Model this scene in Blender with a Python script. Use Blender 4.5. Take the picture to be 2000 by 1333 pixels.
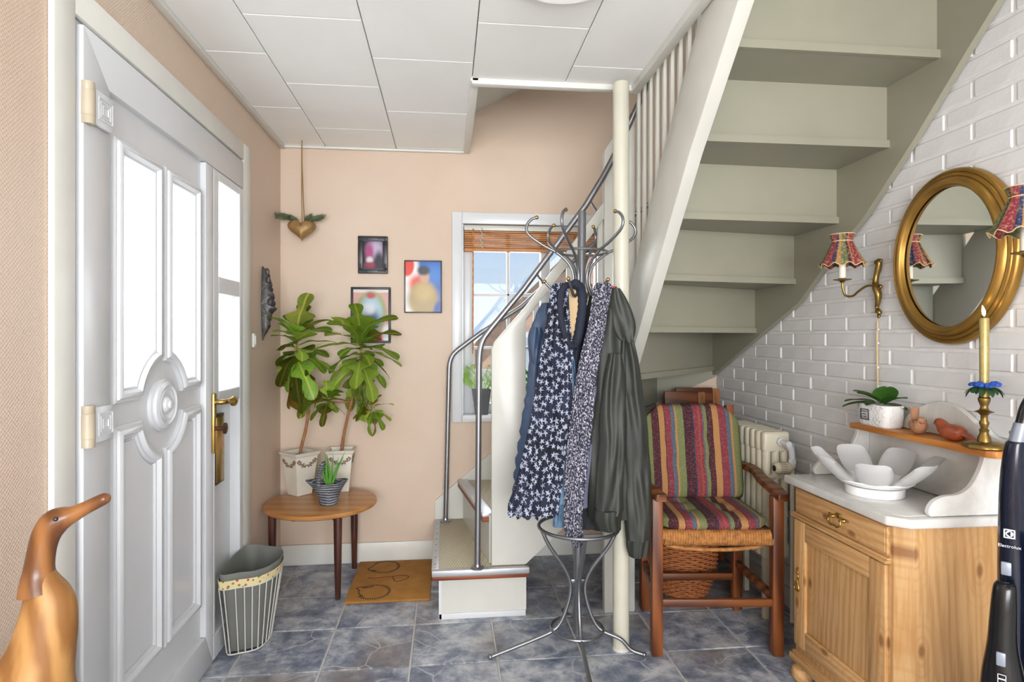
import bpy, bmesh, math, random
from mathutils import Vector, Matrix, noise
R = math.radians
random.seed(11)
SC = bpy.context.scene
COL = SC.collection
for o in list(bpy.data.objects):
    bpy.data.objects.remove(o)

# ------------------------------------------------------------------ camera
cd = bpy.data.cameras.new('camera')
cd.sensor_width = 36.0
cd.lens = 1176.0 * 36.0 / 2000.0
cd.shift_y = -6.5 / 2000.0
cd.clip_start = 0.02
cam = bpy.data.objects.new('camera', cd)
COL.objects.link(cam)
cam.location = (0.0, 0.0, 1.25)
cam.rotation_euler = (R(90), 0, -math.atan(127 / 1176.0))
SC.camera = cam

# ------------------------------------------------------------------ view, world, lights
SC.view_settings.view_transform = 'Standard'
SC.view_settings.look = 'None'
SC.view_settings.gamma = 1.0
SC.view_settings.use_curve_mapping = False
SC.view_settings.exposure = 0.46

world = bpy.data.worlds.new('sky')
SC.world = world
world.use_nodes = True
wn, wl = world.node_tree.nodes, world.node_tree.links
wn.clear()
wo = wn.new('ShaderNodeOutputWorld')
bg = wn.new('ShaderNodeBackground')
tc = wn.new('ShaderNodeTexCoord')
sep = wn.new('ShaderNodeSeparateXYZ')
wl.new(tc.outputs['Generated'], sep.inputs[0])
cr = wn.new('ShaderNodeValToRGB')
cr.color_ramp.elements[0].position = 0.0
cr.color_ramp.elements[0].color = (0.80, 0.90, 1.0, 1)
cr.color_ramp.elements[1].position = 0.35
cr.color_ramp.elements[1].color = (0.34, 0.56, 0.95, 1)
wl.new(sep.outputs['Z'], cr.inputs[0])
nz = wn.new('ShaderNodeTexNoise')
nz.inputs['Scale'].default_value = 2.6
nz.inputs['Detail'].default_value = 3
wl.new(tc.outputs['Generated'], nz.inputs['Vector'])
mr = wn.new('ShaderNodeMapRange')
mr.inputs[1].default_value = 0.52
mr.inputs[2].default_value = 0.80
wl.new(nz.outputs[0], mr.inputs[0])
mx = wn.new('ShaderNodeMix')
mx.data_type = 'RGBA'
mx.inputs[7].default_value = (1.0, 1.0, 1.0, 1)
wl.new(mr.outputs[0], mx.inputs[0])
wl.new(cr.outputs[0], mx.inputs[6])
wl.new(mx.outputs[2], bg.inputs['Color'])
bg.inputs['Strength'].default_value = 0.68
wl.new(bg.outputs[0], wo.inputs[0])


def area_light(name, loc, target, sx, sy, power, col=(1, 1, 1)):
    l = bpy.data.lights.new(name, 'AREA')
    l.shape = 'RECTANGLE'
    l.size, l.size_y, l.energy, l.color = sx, sy, power, col
    o = bpy.data.objects.new(name, l)
    COL.objects.link(o)
    o.location = loc
    o.rotation_euler = (Vector(target) - Vector(loc)).to_track_quat('-Z', 'Y').to_euler()
    return o


# added fill lamp behind the camera, daylight through the glazed
# front door and the stair window, and an added fill lamp upstairs
area_light('rear_fill_light', (0.1, -2.25, 1.35), (0.3, 3, 2.1), 2.2, 1.5, 140, (0.965, 0.985, 1.0))  # invented source, brightens the whole hall from behind
area_light('door_daylight', (-1.75, 2.0, 1.75), (0.0, 2.2, 1.0), 1.4, 1.6, 45, (1.0, 0.99, 0.98))
area_light('stair_window_daylight', (0.5, 4.3, 1.9), (0.5, 2.5, 0.9), 1.3, 1.3, 40, (0.96, 0.98, 1.0))
area_light('upstairs_fill_light', (0.9, 1.5, 3.17), (0.9, 2.5, 1.6), 0.9, 0.9, 15, (1.0, 0.99, 0.97))  # added lamp under the closed ceiling, lights the stairwell


sl = bpy.data.lights.new('sun', 'SUN')
sl.energy = 2.2
sl.angle = R(1.0)
sl.color = (1.0, 0.98, 0.95)
so_ = bpy.data.objects.new('sun', sl)
COL.objects.link(so_)
so_.rotation_euler = Vector((-0.15, 0.5, -0.95)).to_track_quat('-Z', 'Y').to_euler()


# ------------------------------------------------------------------ helpers: materials
def lin(h):
    h = h.lstrip('#')
    out = []
    for i in (0, 2, 4):
        c = int(h[i:i + 2], 16) / 255.0
        out.append(c / 12.92 if c <= 0.04045 else ((c + 0.055) / 1.055) ** 2.4)
    return (*out, 1.0)


class NT:
    """small wrapper to wire shader nodes"""
    def __init__(self, name):
        self.m = bpy.data.materials.new(name)
        self.m.use_nodes = True
        self.n, self.l = self.m.node_tree.nodes, self.m.node_tree.links
        self.b = self.n['Principled BSDF']
        self._tc = None

    def node(self, t, **kw):
        x = self.n.new(t)
        for k, v in kw.items():
            setattr(x, k, v)
        return x

    def put(self, sock, v):
        if hasattr(v, 'is_output') or isinstance(v, bpy.types.NodeSocket):
            self.l.new(v, sock)
        else:
            sock.default_value = v

    def obj(self, scale=None, loc=None, rot=None):
        if self._tc is None:
            self._tc = self.node('ShaderNodeTexCoord')
        o = self._tc.outputs['Object']
        if scale is None and loc is None and rot is None:
            return o
        mp = self.node('ShaderNodeMapping')
        self.l.new(o, mp.inputs[0])
        if loc: mp.inputs[1].default_value = loc
        if rot: mp.inputs[2].default_value = rot
        if scale: mp.inputs[3].default_value = scale if not isinstance(scale, (int, float)) else (scale,) * 3
        return mp.outputs[0]

    def noise(self, scale, vec=None, detail=3, rough=0.5, dist=0.0):
        x = self.node('ShaderNodeTexNoise')
        x.inputs['Scale'].default_value = scale
        x.inputs['Detail'].default_value = detail
        x.inputs['Roughness'].default_value = rough
        x.inputs['Distortion'].default_value = dist
        self.l.new(vec if vec is not None else self.obj(), x.inputs['Vector'])
        return x.outputs[0]

    def math(self, op, a, b=None, c=None):
        x = self.node('ShaderNodeMath', operation=op)
        self.put(x.inputs[0], a)
        if b is not None: self.put(x.inputs[1], b)
        if c is not None: self.put(x.inputs[2], c)
        return x.outputs[0]

    def rng(self, v, a, b, c=0.0, d=1.0, smooth=False):
        x = self.node('ShaderNodeMapRange')
        if smooth: x.interpolation_type = 'SMOOTHSTEP'
        self.put(x.inputs[0], v)
        for i, q in enumerate((a, b, c, d)): x.inputs[i + 1].default_value = q
        return x.outputs[0]

    def mix(self, f, a, b):
        x = self.node('ShaderNodeMix', data_type='RGBA')
        self.put(x.inputs[0], f)
        self.put(x.inputs[6], a)
        self.put(x.inputs[7], b)
        return x.outputs[2]

    def ramp(self, f, stops, const=False):
        x = self.node('ShaderNodeValToRGB')
        r = x.color_ramp
        if const: r.interpolation = 'CONSTANT'
        while len(r.elements) < len(stops): r.elements.new(0.5)
        for e, (p, c) in zip(r.elements, stops):
            e.position, e.color = p, c
        self.put(x.inputs[0], f)
        return x.outputs[0]

    def sepxyz(self, v):
        x = self.node('ShaderNodeSeparateXYZ')
        self.l.new(v, x.inputs[0])
        return x.outputs

    def bump(self, h, strength=0.3, dist=0.002):
        x = self.node('ShaderNodeBump')
        x.inputs['Strength'].default_value = strength
        x.inputs['Distance'].default_value = dist
        self.put(x.inputs['Height'], h)
        self.l.new(x.outputs[0], self.b.inputs['Normal'])

    def done(self, col=None, rough=None, metal=None, **kw):
        if col is not None: self.put(self.b.inputs['Base Color'], col)
        if rough is not None: self.put(self.b.inputs['Roughness'], rough)
        if metal is not None: self.put(self.b.inputs['Metallic'], metal)
        for k, v in kw.items():
            self.put(self.b.inputs[k.replace('_', ' ')], v)
        return self.m


def plain(name, hexc, rough=0.5, metal=0.0, var=0.08, scale=14.0, bump=0.0, bscale=120.0, bdist=0.001, **kw):
    t = NT(name)
    c = lin(hexc)
    dk = tuple(v * (1 - var) for v in c[:3]) + (1,)
    lt = tuple(min(1, v * (1 + var)) for v in c[:3]) + (1,)
    col = t.mix(t.rng(t.noise(scale), 0.3, 0.7), dk, lt)
    if bump: t.bump(t.noise(bscale), bump, bdist)
    return t.done(col, rough, metal, **kw)


def wood(name, light, dark, scale=10.0, axis='Z', rough=0.45, stretch=9.0, contrast=(0.35, 0.7), dist=3.0, knots=False, bump=0.08, band=0.55):
    t = NT(name)
    sc = {'X': (1 / stretch, 1, 1), 'Y': (1, 1 / stretch, 1), 'Z': (1, 1, 1 / stretch)}[axis]
    v = t.obj(scale=sc)
    w = t.node('ShaderNodeTexWave', wave_type='BANDS', bands_direction='DIAGONAL')
    w.inputs['Scale'].default_value = scale
    w.inputs['Distortion'].default_value = dist
    w.inputs['Detail'].default_value = 3
    w.inputs['Detail Scale'].default_value = 1.4
    t.l.new(v, w.inputs['Vector'])
    f = t.math('ADD', t.math('MULTIPLY', w.outputs[1], band), t.math('MULTIPLY', t.noise(scale * 6, v, 5), 1 - band))
    col = t.mix(t.rng(f, *contrast), lin(dark), lin(light))
    col = t.mix(t.rng(t.noise(2.2), 0.35, 0.7, 0.0, 0.35), col, lin(dark))
    if knots:
        vo = t.node('ShaderNodeTexVoronoi')
        vo.voronoi_dimensions = '2D'
        vo.inputs['Scale'].default_value = 5.5
        q = t.sepxyz(t.obj(scale={'X': (.5, 1, 1), 'Y': (1, .5, 1), 'Z': (1, 1, .5)}[axis]))
        cq = t.node('ShaderNodeCombineXYZ')
        t.l.new(t.math('ADD', q[0], q[1]), cq.inputs[0])
        t.l.new(q[2], cq.inputs[1])
        t.l.new(cq.outputs[0], vo.inputs['Vector'])
        rings = t.math('SINE', t.math('MULTIPLY', vo.outputs['Distance'], 70))
        col = t.mix(t.math('MULTIPLY', t.rng(rings, .2, .9, 0, .45), t.rng(vo.outputs['Distance'], .05, .42, 1, 0)), col, lin(dark))
        col = t.mix(t.rng(vo.outputs['Distance'], 0.03, 0.075, 0.75, 0.0), col, lin('7A4A20'))
    t.bump(f, bump, 0.001)
    return t.done(col, rough)


# ------------------------------------------------------------------ helpers: geometry
def ident(m):
    return m if m is not None else Matrix.Identity(4)


def rotz(a, at=(0, 0, 0)):
    return Matrix.Translation(at) @ Matrix.Rotation(a, 4, 'Z')


def box(bm, x0, x1, y0, y1, z0, z1, bev=0.0, mtx=None, seg=2):
    m = ident(mtx)
    vs = [bm.verts.new(m @ Vector(p)) for p in ((x0, y0, z0), (x1, y0, z0), (x1, y1, z0), (x0, y1, z0),
                                                (x0, y0, z1), (x1, y0, z1), (x1, y1, z1), (x0, y1, z1))]
    fs = [bm.faces.new([vs[i] for i in q]) for q in ((3, 2, 1, 0), (4, 5, 6, 7), (0, 1, 5, 4), (1, 2, 6, 5), (2, 3, 7, 6), (3, 0, 4, 7))]
    if bev:
        es = list({e for f in fs for e in f.edges})
        bmesh.ops.bevel(bm, geom=es, offset=bev, segments=seg, affect='EDGES', profile=0.5, clamp_overlap=True)


def prism(bm, poly, axis, a, b, bev=0.0, mtx=None, seg=2):
    """extrude a 2D outline; axis X: (y,z), Y: (x,z), Z: (x,y)"""
    m = ident(mtx)

    def P(u, v, w):
        return m @ Vector({'X': (w, u, v), 'Y': (u, w, v), 'Z': (u, v, w)}[axis])
    A = [bm.verts.new(P(u, v, a)) for u, v in poly]
    B = [bm.verts.new(P(u, v, b)) for u, v in poly]
    n = len(poly)
    fs = [bm.faces.new(A), bm.faces.new(B[::-1])]
    for i in range(n):
        fs.append(bm.faces.new([A[i], B[i], B[(i + 1) % n], A[(i + 1) % n]]))
    bmesh.ops.recalc_face_normals(bm, faces=fs)
    if bev:
        es = list({e for f in fs for e in f.edges})
        bmesh.ops.bevel(bm, geom=es, offset=bev, segments=seg, affect='EDGES', profile=0.5, clamp_overlap=True)


def lathe(bm, prof, n=24, mtx=None, sx=1.0, sy=1.0, cap=True):
    m = ident(mtx)
    rings = []
    for r, z in prof:
        if r < 1e-6:
            rings.append([bm.verts.new(m @ Vector((0, 0, z)))])
        else:
            rings.append([bm.verts.new(m @ Vector((r * sx * math.cos(2 * math.pi * i / n), r * sy * math.sin(2 * math.pi * i / n), z))) for i in range(n)])
    fs = []
    for A, B in zip(rings, rings[1:]):
        for i in range(n):
            j = (i + 1) % n
            if len(A) == 1 and len(B) == 1: continue
            if len(A) == 1: fs.append(bm.faces.new([A[0], B[j], B[i]]))
            elif len(B) == 1: fs.append(bm.faces.new([A[i], A[j], B[0]]))
            else: fs.append(bm.faces.new([A[i], A[j], B[j], B[i]]))
    if cap:
        if len(rings[0]) > 1: fs.append(bm.faces.new(rings[0][::-1]))
        if len(rings[-1]) > 1: fs.append(bm.faces.new(rings[-1]))
    bmesh.ops.recalc_face_normals(bm, faces=fs)


def cr_pts(pts, k=6, closed=False):
    """Catmull-Rom through points of any dimension"""
    P = [tuple(p) for p in pts]
    n = len(P)
    out = []
    rng = range(n) if closed else range(n - 1)
    for i in rng:
        if closed:
            a, b, c, d = P[(i - 1) % n], P[i], P[(i + 1) % n], P[(i + 2) % n]
        else:
            b, c = P[i], P[i + 1]
            a = P[i - 1] if i else tuple(2 * x - y for x, y in zip(b, c))
            d = P[i + 2] if i + 2 < n else tuple(2 * y - x for x, y in zip(b, c))
        for s in range(k):
            t = s / k
            out.append(tuple(0.5 * ((2 * q) + (r - p) * t + (2 * p - 5 * q + 4 * r - w) * t * t + (3 * q - p - 3 * r + w) * t ** 3)
                             for p, q, r, w in zip(a, b, c, d)))
    if not closed: out.append(P[-1])
    return out


def tube(bm, pts, r, n=8, closed=False, cap=True, flat=1.0):
    P = [Vector(p) for p in pts]
    N = len(P)
    rad = r if isinstance(r, (list, tuple)) else [r] * N
    if len(rad) != N:
        rad = [rad[min(len(rad) - 1, int(i * (len(rad) - 1) / (N - 1)))] + (rad[min(len(rad) - 1, int(i * (len(rad) - 1) / (N - 1)) + 1)] - rad[min(len(rad) - 1, int(i * (len(rad) - 1) / (N - 1)))]) * ((i * (len(rad) - 1) / (N - 1)) % 1) for i in range(N)]
    rings = []
    up = None
    for i in range(N):
        a = P[(i - 1) % N] if (closed or i) else P[0]
        b = P[(i + 1) % N] if (closed or i < N - 1) else P[-1]
        t = (b - a)
        if t.length < 1e-9: t = Vector((0, 0, 1))
        t.normalize()
        if up is None:
            up = Vector((0, 0, 1)) if abs(t.z) < 0.9 else Vector((1, 0, 0))
        s = t.cross(up)
        if s.length < 1e-6:
            s = t.orthogonal()
        s.normalize()
        up = s.cross(t).normalized()
        rings.append([bm.verts.new(P[i] + s * (rad[i] * math.cos(2 * math.pi * k / n)) + up * (rad[i] * flat * math.sin(2 * math.pi * k / n))) for k in range(n)])
    fs = []
    pairs = list(zip(rings, rings[1:]))
    if closed: pairs.append((rings[-1], rings[0]))
    for A, B in pairs:
        for k in range(n):
            j = (k + 1) % n
            fs.append(bm.faces.new([A[k], A[j], B[j], B[k]]))
    if cap and not closed:
        fs.append(bm.faces.new(rings[0][::-1]))
        fs.append(bm.faces.new(rings[-1]))
    bmesh.ops.recalc_face_normals(bm, faces=fs)


def loft(bm, rings, cap=True):
    """rings: lists of 3D points of equal length, joined as a closed skin"""
    V = [[bm.verts.new(Vector(p)) for p in r] for r in rings]
    n = len(V[0])
    fs = []
    for A, B in zip(V, V[1:]):
        for i in range(n):
            j = (i + 1) % n
            fs.append(bm.faces.new([A[i], A[j], B[j], B[i]]))
    if cap:
        fs.append(bm.faces.new(V[0][::-1]))
        fs.append(bm.faces.new(V[-1]))
    bmesh.ops.recalc_face_normals(bm, faces=fs)


def sheet(bm, grid, thick=0.0):
    """grid: rows of 3D points -> open surface, given thickness along its normals"""
    V = [[Vector(p) for p in r] for r in grid]
    h, w = len(V), len(V[0])
    top = [[bm.verts.new(p) for p in r] for r in V]
    fs = [bm.faces.new([top[i][j], top[i][j + 1], top[i + 1][j + 1], top[i + 1][j]]) for i in range(h - 1) for j in range(w - 1)]
    if thick:
        bmesh.ops.solidify(bm, geom=fs, thickness=thick)


def ball(bm, c, r, n=10, sx=1, sy=1, sz=1, mtx=None):
    m = ident(mtx) @ Matrix.Translation(c) @ Matrix.Diagonal((sx, sy, sz, 1))
    lathe(bm, [(r * math.sin(math.pi * i / (n // 2 + 1)), -r * math.cos(math.pi * i / (n // 2 + 1))) for i in range(n // 2 + 2)], n, m)


def offset_poly(poly, d):
    """inset of a counter-clockwise outline by d (mitred)"""
    n = len(poly)
    out = []
    for i in range(n):
        p, q, r = Vector(poly[i - 1]), Vector(poly[i]), Vector(poly[(i + 1) % n])
        a, b = (q - p).normalized(), (r - q).normalized()
        na, nb = Vector((-a.y, a.x)), Vector((-b.y, b.x))
        k = na + nb
        L = max(0.25, 1 + na.dot(nb))
        out.append(tuple(q + k * (d / L)))
    return out


# ------------------------------------------------------------------ helpers: objects
def ob(name, bm, mat, parent=None, angle=35, loc=None):
    me = bpy.data.meshes.new(name)
    bm.to_mesh(me)
    bm.free()
    me.materials.append(mat)
    for p in me.polygons: p.use_smooth = True
    me.set_sharp_from_angle(angle=R(angle))
    o = bpy.data.objects.new(name, me)
    COL.objects.link(o)
    if loc: o.location = loc
    if parent: o.parent = parent
    return o


def thing(name, label, cat, loc=(0, 0, 0), rz=0.0, group=None):
    o = bpy.data.objects.new(name, None)
    o.empty_display_size = 0.05
    COL.objects.link(o)
    o.location = loc
    o.rotation_euler = (0, 0, rz)
    return tag(o, label, cat, group)


def tag(o, label, cat, group=None):
    o['label'] = label
    o['category'] = cat
    if group: o['group'] = group
    return o


def struct(name, bm, mat, label=None, angle=35):
    o = ob(name, bm, mat, None, angle)
    o['kind'] = 'structure'
    if label: o['label'] = label
    return o


def struct_root(name, label=None, loc=(0, 0, 0)):
    o = bpy.data.objects.new(name, None)
    o.empty_display_size = 0.05
    COL.objects.link(o)
    o.location = loc
    o['kind'] = 'structure'
    if label: o['label'] = label
    return o


def inst(mesh, name, parent, mtx):
    o = bpy.data.objects.new(name, mesh)
    COL.objects.link(o)
    o.parent = parent
    o.matrix_local = mtx
    return o


def mesh_of(name, bm, mat, angle=35):
    me = bpy.data.meshes.new(name)
    bm.to_mesh(me)
    bm.free()
    me.materials.append(mat)
    for p in me.polygons: p.use_smooth = True
    me.set_sharp_from_angle(angle=R(angle))
    return me


def dup(root, loc=None, rz=None, label=None):
    def cp(o, par):
        c = o.copy()
        COL.objects.link(c)
        c.parent = par
        for ch in list(o.children): cp(ch, c)
        return c
    r = cp(root, None)
    if loc: r.location = loc
    if rz is not None: r.rotation_euler = (0, 0, rz)
    if label: r['label'] = label
    return r


def B():
    return bmesh.new()


XL, XR, YB, ZC = -0.908, 1.59, 3.42, 2.303     # inner faces of the hall
YF = -2.2                                       # wall behind the camera

# ------------------------------------------------------------------ materials
def wall_paint():
    t = NT('peach_woven_wallpaper')
    v = t.obj()
    s = t.sepxyz(v)
    a = t.math('ADD', s[0], s[1])
    w1 = t.math('SINE', t.math('MULTIPLY', a, 620))
    w2 = t.math('SINE', t.math('MULTIPLY', s[2], 620))
    weave = t.math('MULTIPLY', w1, w2)
    t.bump(t.math('ADD', weave, t.math('MULTIPLY', t.noise(40), 0.5)), 0.26, 0.0014)
    col = t.mix(t.rng(t.noise(1.6), 0.3, 0.7), lin('CFB8A4'), lin('D5C1AF'))
    return t.done(col, 0.5)


M = {}
M['wall'] = wall_paint()
M['white'] = plain('white_door_lacquer', 'D6D8DB', 0.28, var=0.02, scale=5)
M['offwhite'] = plain('off_white_paint', 'DBDAD3', 0.38, var=0.04, scale=6)
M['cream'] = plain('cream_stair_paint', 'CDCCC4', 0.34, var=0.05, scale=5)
M['under'] = plain('grey_beige_stair_paint_and_shade', '939180', 0.45, var=0.06, scale=3)  # underside paint; also the painted shade on one wall string
M['ceil'] = plain('ceiling_panel_white', 'F3F3F1', 0.55, var=0.02, scale=4)
M['gap'] = plain('joint_grey', '8F8E8A', 0.8)  # grey seen between ceiling panels and on the thermostat slots
M['brick'] = plain('white_painted_brick', 'DCDCDD', 0.55, var=0.05, scale=9, bump=0.35, bscale=55, bdist=0.003)
M['mortar'] = plain('white_painted_mortar', 'E0DFDE', 0.7, var=0.05, scale=20, bump=0.4, bscale=90, bdist=0.003)
M['chrome'] = plain('brushed_steel', '98989C', 0.4, 1.0, var=0.04)
M['rack'] = plain('grey_satin_metal', '84868A', 0.34, 0.85, var=0.05)
M['brass'] = plain('polished_brass', 'BC9A56', 0.25, 1.0, var=0.08)
M['oldbrass'] = plain('aged_brass', '957A46', 0.38, 1.0, var=0.15, scale=30)
M['black'] = plain('black_lacquer', '202022', 0.35, var=0.1)
M['glass'] = None


def floor_mat():
    t = NT('slate_blue_ceramic_tile')
    v = t.obj()
    inf = t.node('ShaderNodeObjectInfo')
    off = t.node('ShaderNodeVectorMath', operation='ADD')
    t.l.new(v, off.inputs[0])
    mul = t.math('MULTIPLY', inf.outputs['Random'], 37.0)
    comb = t.node('ShaderNodeCombineXYZ')
    for i in range(3): t.l.new(mul, comb.inputs[i])
    t.l.new(comb.outputs[0], off.inputs[1])
    p = off.outputs[0]
    n1 = t.noise(5.5, p, 6, 0.62, 0.4)
    n2 = t.noise(16, p, 6, 0.7)
    n3 = t.noise(3.2, p, 3)
    c = t.ramp(t.math('ADD', t.math('MULTIPLY', n1, .55), t.math('MULTIPLY', n2, .45)),
               [(0.34, lin('4E5568')), (0.43, lin('727B8D')), (0.50, lin('979DA9')), (0.57, lin('BEC1C6')), (0.67, lin('DBDAD7'))])
    c = t.mix(t.rng(n3, 0.5, 0.68, 0, 0.6), c, lin('7B6C62'))
    vo = t.node('ShaderNodeTexVoronoi', feature='DISTANCE_TO_EDGE')
    vo.inputs['Scale'].default_value = 3.6
    dv = t.node('ShaderNodeVectorMath', operation='ADD')
    nn = t.node('ShaderNodeTexNoise')
    nn.inputs['Scale'].default_value = 5
    t.l.new(p, nn.inputs['Vector'])
    sc = t.node('ShaderNodeVectorMath', operation='SCALE')
    t.l.new(nn.outputs[1], sc.inputs[0])
    sc.inputs['Scale'].default_value = 0.16
    t.l.new(p, dv.inputs[0])
    t.l.new(sc.outputs[0], dv.inputs[1])
    t.l.new(dv.outputs[0], vo.inputs['Vector'])
    vein = t.math('MULTIPLY', t.rng(vo.outputs['Distance'], 0.0, 0.018, 1.0, 0.0), t.rng(t.noise(4, p), 0.38, 0.55, 0.0, 0.8))
    c = t.mix(vein, c, lin('C2C4C8'))
    t.bump(t.math('SUBTRACT', n2, t.math('MULTIPLY', vein, 0.8)), 0.25, 0.002)
    return t.done(c, t.rng(n2, .3, .7, .28, .5))


M['tile'] = floor_mat()
M['grout'] = plain('light_grey_grout', 'C9C5BD', 0.85, var=0.08, scale=30)


def frosted():
    t = NT('frosted_door_glass')
    tr = t.node('ShaderNodeBsdfTranslucent')
    tr.inputs[0].default_value = (0.98, 0.99, 1, 1)
    gl = t.node('ShaderNodeBsdfGlossy')
    gl.inputs['Roughness'].default_value = 0.12
    mxs = t.node('ShaderNodeMixShader')
    mxs.inputs[0].default_value = 0.06
    t.l.new(tr.outputs[0], mxs.inputs[1])
    t.l.new(gl.outputs[0], mxs.inputs[2])
    t.l.new(mxs.outputs[0], t.n['Material Output'].inputs[0])
    return t.m


def clear_glass():
    t = NT('clear_window_glass')
    tr = t.node('ShaderNodeBsdfTransparent')
    tr.inputs[0].default_value = (0.97, 0.99, 0.99, 1)
    gl = t.node('ShaderNodeBsdfGlossy')
    gl.inputs['Roughness'].default_value = 0.02
    mxs = t.node('ShaderNodeMixShader')
    mxs.inputs[0].default_value = 0.01
    t.l.new(tr.outputs[0], mxs.inputs[1])
    t.l.new(gl.outputs[0], mxs.inputs[2])
    t.l.new(mxs.outputs[0], t.n['Material Output'].inputs[0])
    return t.m


M['frost'] = frosted()
M['glass'] = clear_glass()

# ------------------------------------------------------------------ floor with its tiles
bm = B(); box(bm, XL - .3, XR + .3, YF - .1, YB + .1, -0.12, -0.004)
floor = struct('floor', bm, M['grout'])
PX, PY, G = 0.335, 0.333, 0.0075
bm = B(); box(bm, -PX / 2 + G / 2, PX / 2 - G / 2, -PY / 2 + G / 2, PY / 2 - G / 2, -0.0085, 0, 0.0025, seg=1)
tile = mesh_of('floor_tile', bm, M['tile'])
ix = [-0.81 - PX + PX * i for i in range(9)]
iy = [2.315 + PY * i for i in range(-9, 4)]
for x in ix:
    for y in iy:
        x0, x1, y0, y1 = x, x + PX, y, y + PY
        cx0, cx1, cy0, cy1 = max(x0, XL - .05), min(x1, XR + .02), max(y0, -.75), min(y1, YB + .02)
        if cx1 - cx0 < .02 or cy1 - cy0 < .02: continue
        if (cx0, cx1, cy0, cy1) == (x0, x1, y0, y1):
            inst(tile, 'floor_tile', floor, Matrix.Translation((x + PX / 2, y + PY / 2, 0)))
        else:
            bm = B(); box(bm, cx0 + G / 2, cx1 - G / 2, cy0 + G / 2, cy1 - G / 2, -.0085, 0, .0025, seg=1)
            ob('floor_tile', bm, M['tile'], floor)

# ------------------------------------------------------------------ walls
DY0, DY1, DZ = 1.545, 2.80, 2.055          # door opening in the left wall
def wall_yz(name, x0, x1, rects, mat):
    bm = B()
    for (y0, y1, z0, z1) in rects: box(bm, x0, x1, y0, y1, z0, z1)
    return struct(name, bm, mat)
wall_yz('wall_left', XL - .14, XL, [(YF, DY0, 0, 2.46), (DY1, YB + .14, 0, 2.46), (DY0, DY1, DZ, 2.46)], M['wall'])
WX0, WX1, WZ0, WZ1 = 0.075, 0.945, 0.80, 1.90      # stair window opening
bm = B()
for (x0, x1, z0, z1) in ((XL, WX0, 0, 4.0), (WX1, XR + .14, 0, 4.0), (WX0, WX1, 0, WZ0), (WX0, WX1, WZ1, 4.0)):
    box(bm, x0, x1, YB, YB + .14, z0, z1)
struct('wall_back', bm, M['wall'])
# wall behind the camera with an opening added for the fill lamp
bm = B()
for (x0, x1, z0, z1) in ((XL, -.95 + .1, 0, ZC), (1.15 + .1, XR + .14, 0, ZC), (-.85, 1.25, 0, .75), (-.85, 1.25, 2.2, ZC)):
    box(bm, x0, x1, YF - .14, YF, z0, z1)
struct('wall_front', bm, M['wall'])

# right wall: painted bricks with recessed joints
bm = B(); box(bm, XR, XR + .14, YF, YB, 0, 4.0)
brick_wall = struct('wall_right', bm, M['mortar'])
CH, CL = 0.0636, 0.2365
bm = B(); box(bm, -.0055, .006, -.1125, .1125, -.0265, .0265, .004, seg=1)
brick = mesh_of('brick', bm, M['brick'])
strow = [(3.42, 1.02), (2.91, 1.235), (2.64, 1.38), (2.356, 1.60), (1.985, 1.88), (1.577, 2.226), (1.2, 2.56)]
def string_low(y):
    for (a, za), (b, zb) in zip(strow, strow[1:]):
        if b <= y <= a: return za + (zb - za) * (a - y) / (a - b)
    return 4.0
rest = B()
nb = 0
for r in range(-1, 40):
    zc = 1.2415 + CH * (r - 19)
    if zc < .03 or zc > 2.45: continue
    off = 2.611 if r % 2 else 2.714
    for k in range(-6, 18):
        y1 = off - CL * k + CL / 2 - CL
        yc = off - CL * k - CL / 2
        ya, yb = max(yc - .1125, -1.0), min(yc + .1125, YB - .004)
        if yb - ya < .02: continue
        vis = yc > 0.9 and zc < string_low(max(yc, 1.21)) + .06 and zc > .25 - .0
        full = abs((yb - ya) - .225) < 1e-6
        jit = random.uniform(-.0012, .0022)
        if vis and nb < 295:
            nb += 1
            if full:
                inst(brick, 'brick', brick_wall, Matrix.Translation((XR + jit, yc, zc)))
            else:
                bm = B(); box(bm, XR - .0055 + jit, XR + .006, ya, yb, zc - .0265, zc + .0265, .004, seg=1)
                ob('brick', bm, M['brick'], brick_wall)
        elif yc > -.6:
            box(rest, XR - .0055 + jit, XR + .004, ya, yb, zc - .0265, zc + .0265)
o = ob('brick_field', rest, M['brick'], brick_wall)
o['kind'] = 'stuff'

# ------------------------------------------------------------------ ceiling panels and upper floor
HX, HY = 0.10, 2.455                 # corner of the stair opening
bm = B()
box(bm, XL, HX + .0, -2.2, YB, ZC + .012, ZC + .16)
box(bm, HX, .79, -2.2, HY, ZC + .012, ZC + .16)
box(bm, .79, XR, -2.2, .9, ZC + .012, ZC + .16)
ceiling = struct('ceiling', bm, M['gap'])
PW, PL = 0.383, 0.535
cols = [(-.908, -.665, 2.313), (-.665, -.281, 2.037), (-.281, .102, 2.305), (.102, .485, 2.010), (.485, .79, 2.29)]
for ci, (x0, x1, yb0) in enumerate(cols):
    for k in range(-5, 4):
        y0, y1 = yb0 + PL * k, yb0 + PL * (k + 1)
        lim = YB if x1 <= .11 else HY
        y0, y1 = max(y0, -.6), min(y1, lim)
        if y1 - y0 < .015: continue
        bm = B(); box(bm, x0 + .0018, x1 - .0018, y0 + .0018, y1 - .0018, ZC, ZC + .014, .0025, seg=1)
        ob('ceiling_panel', bm, M['ceil'], ceiling)
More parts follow.
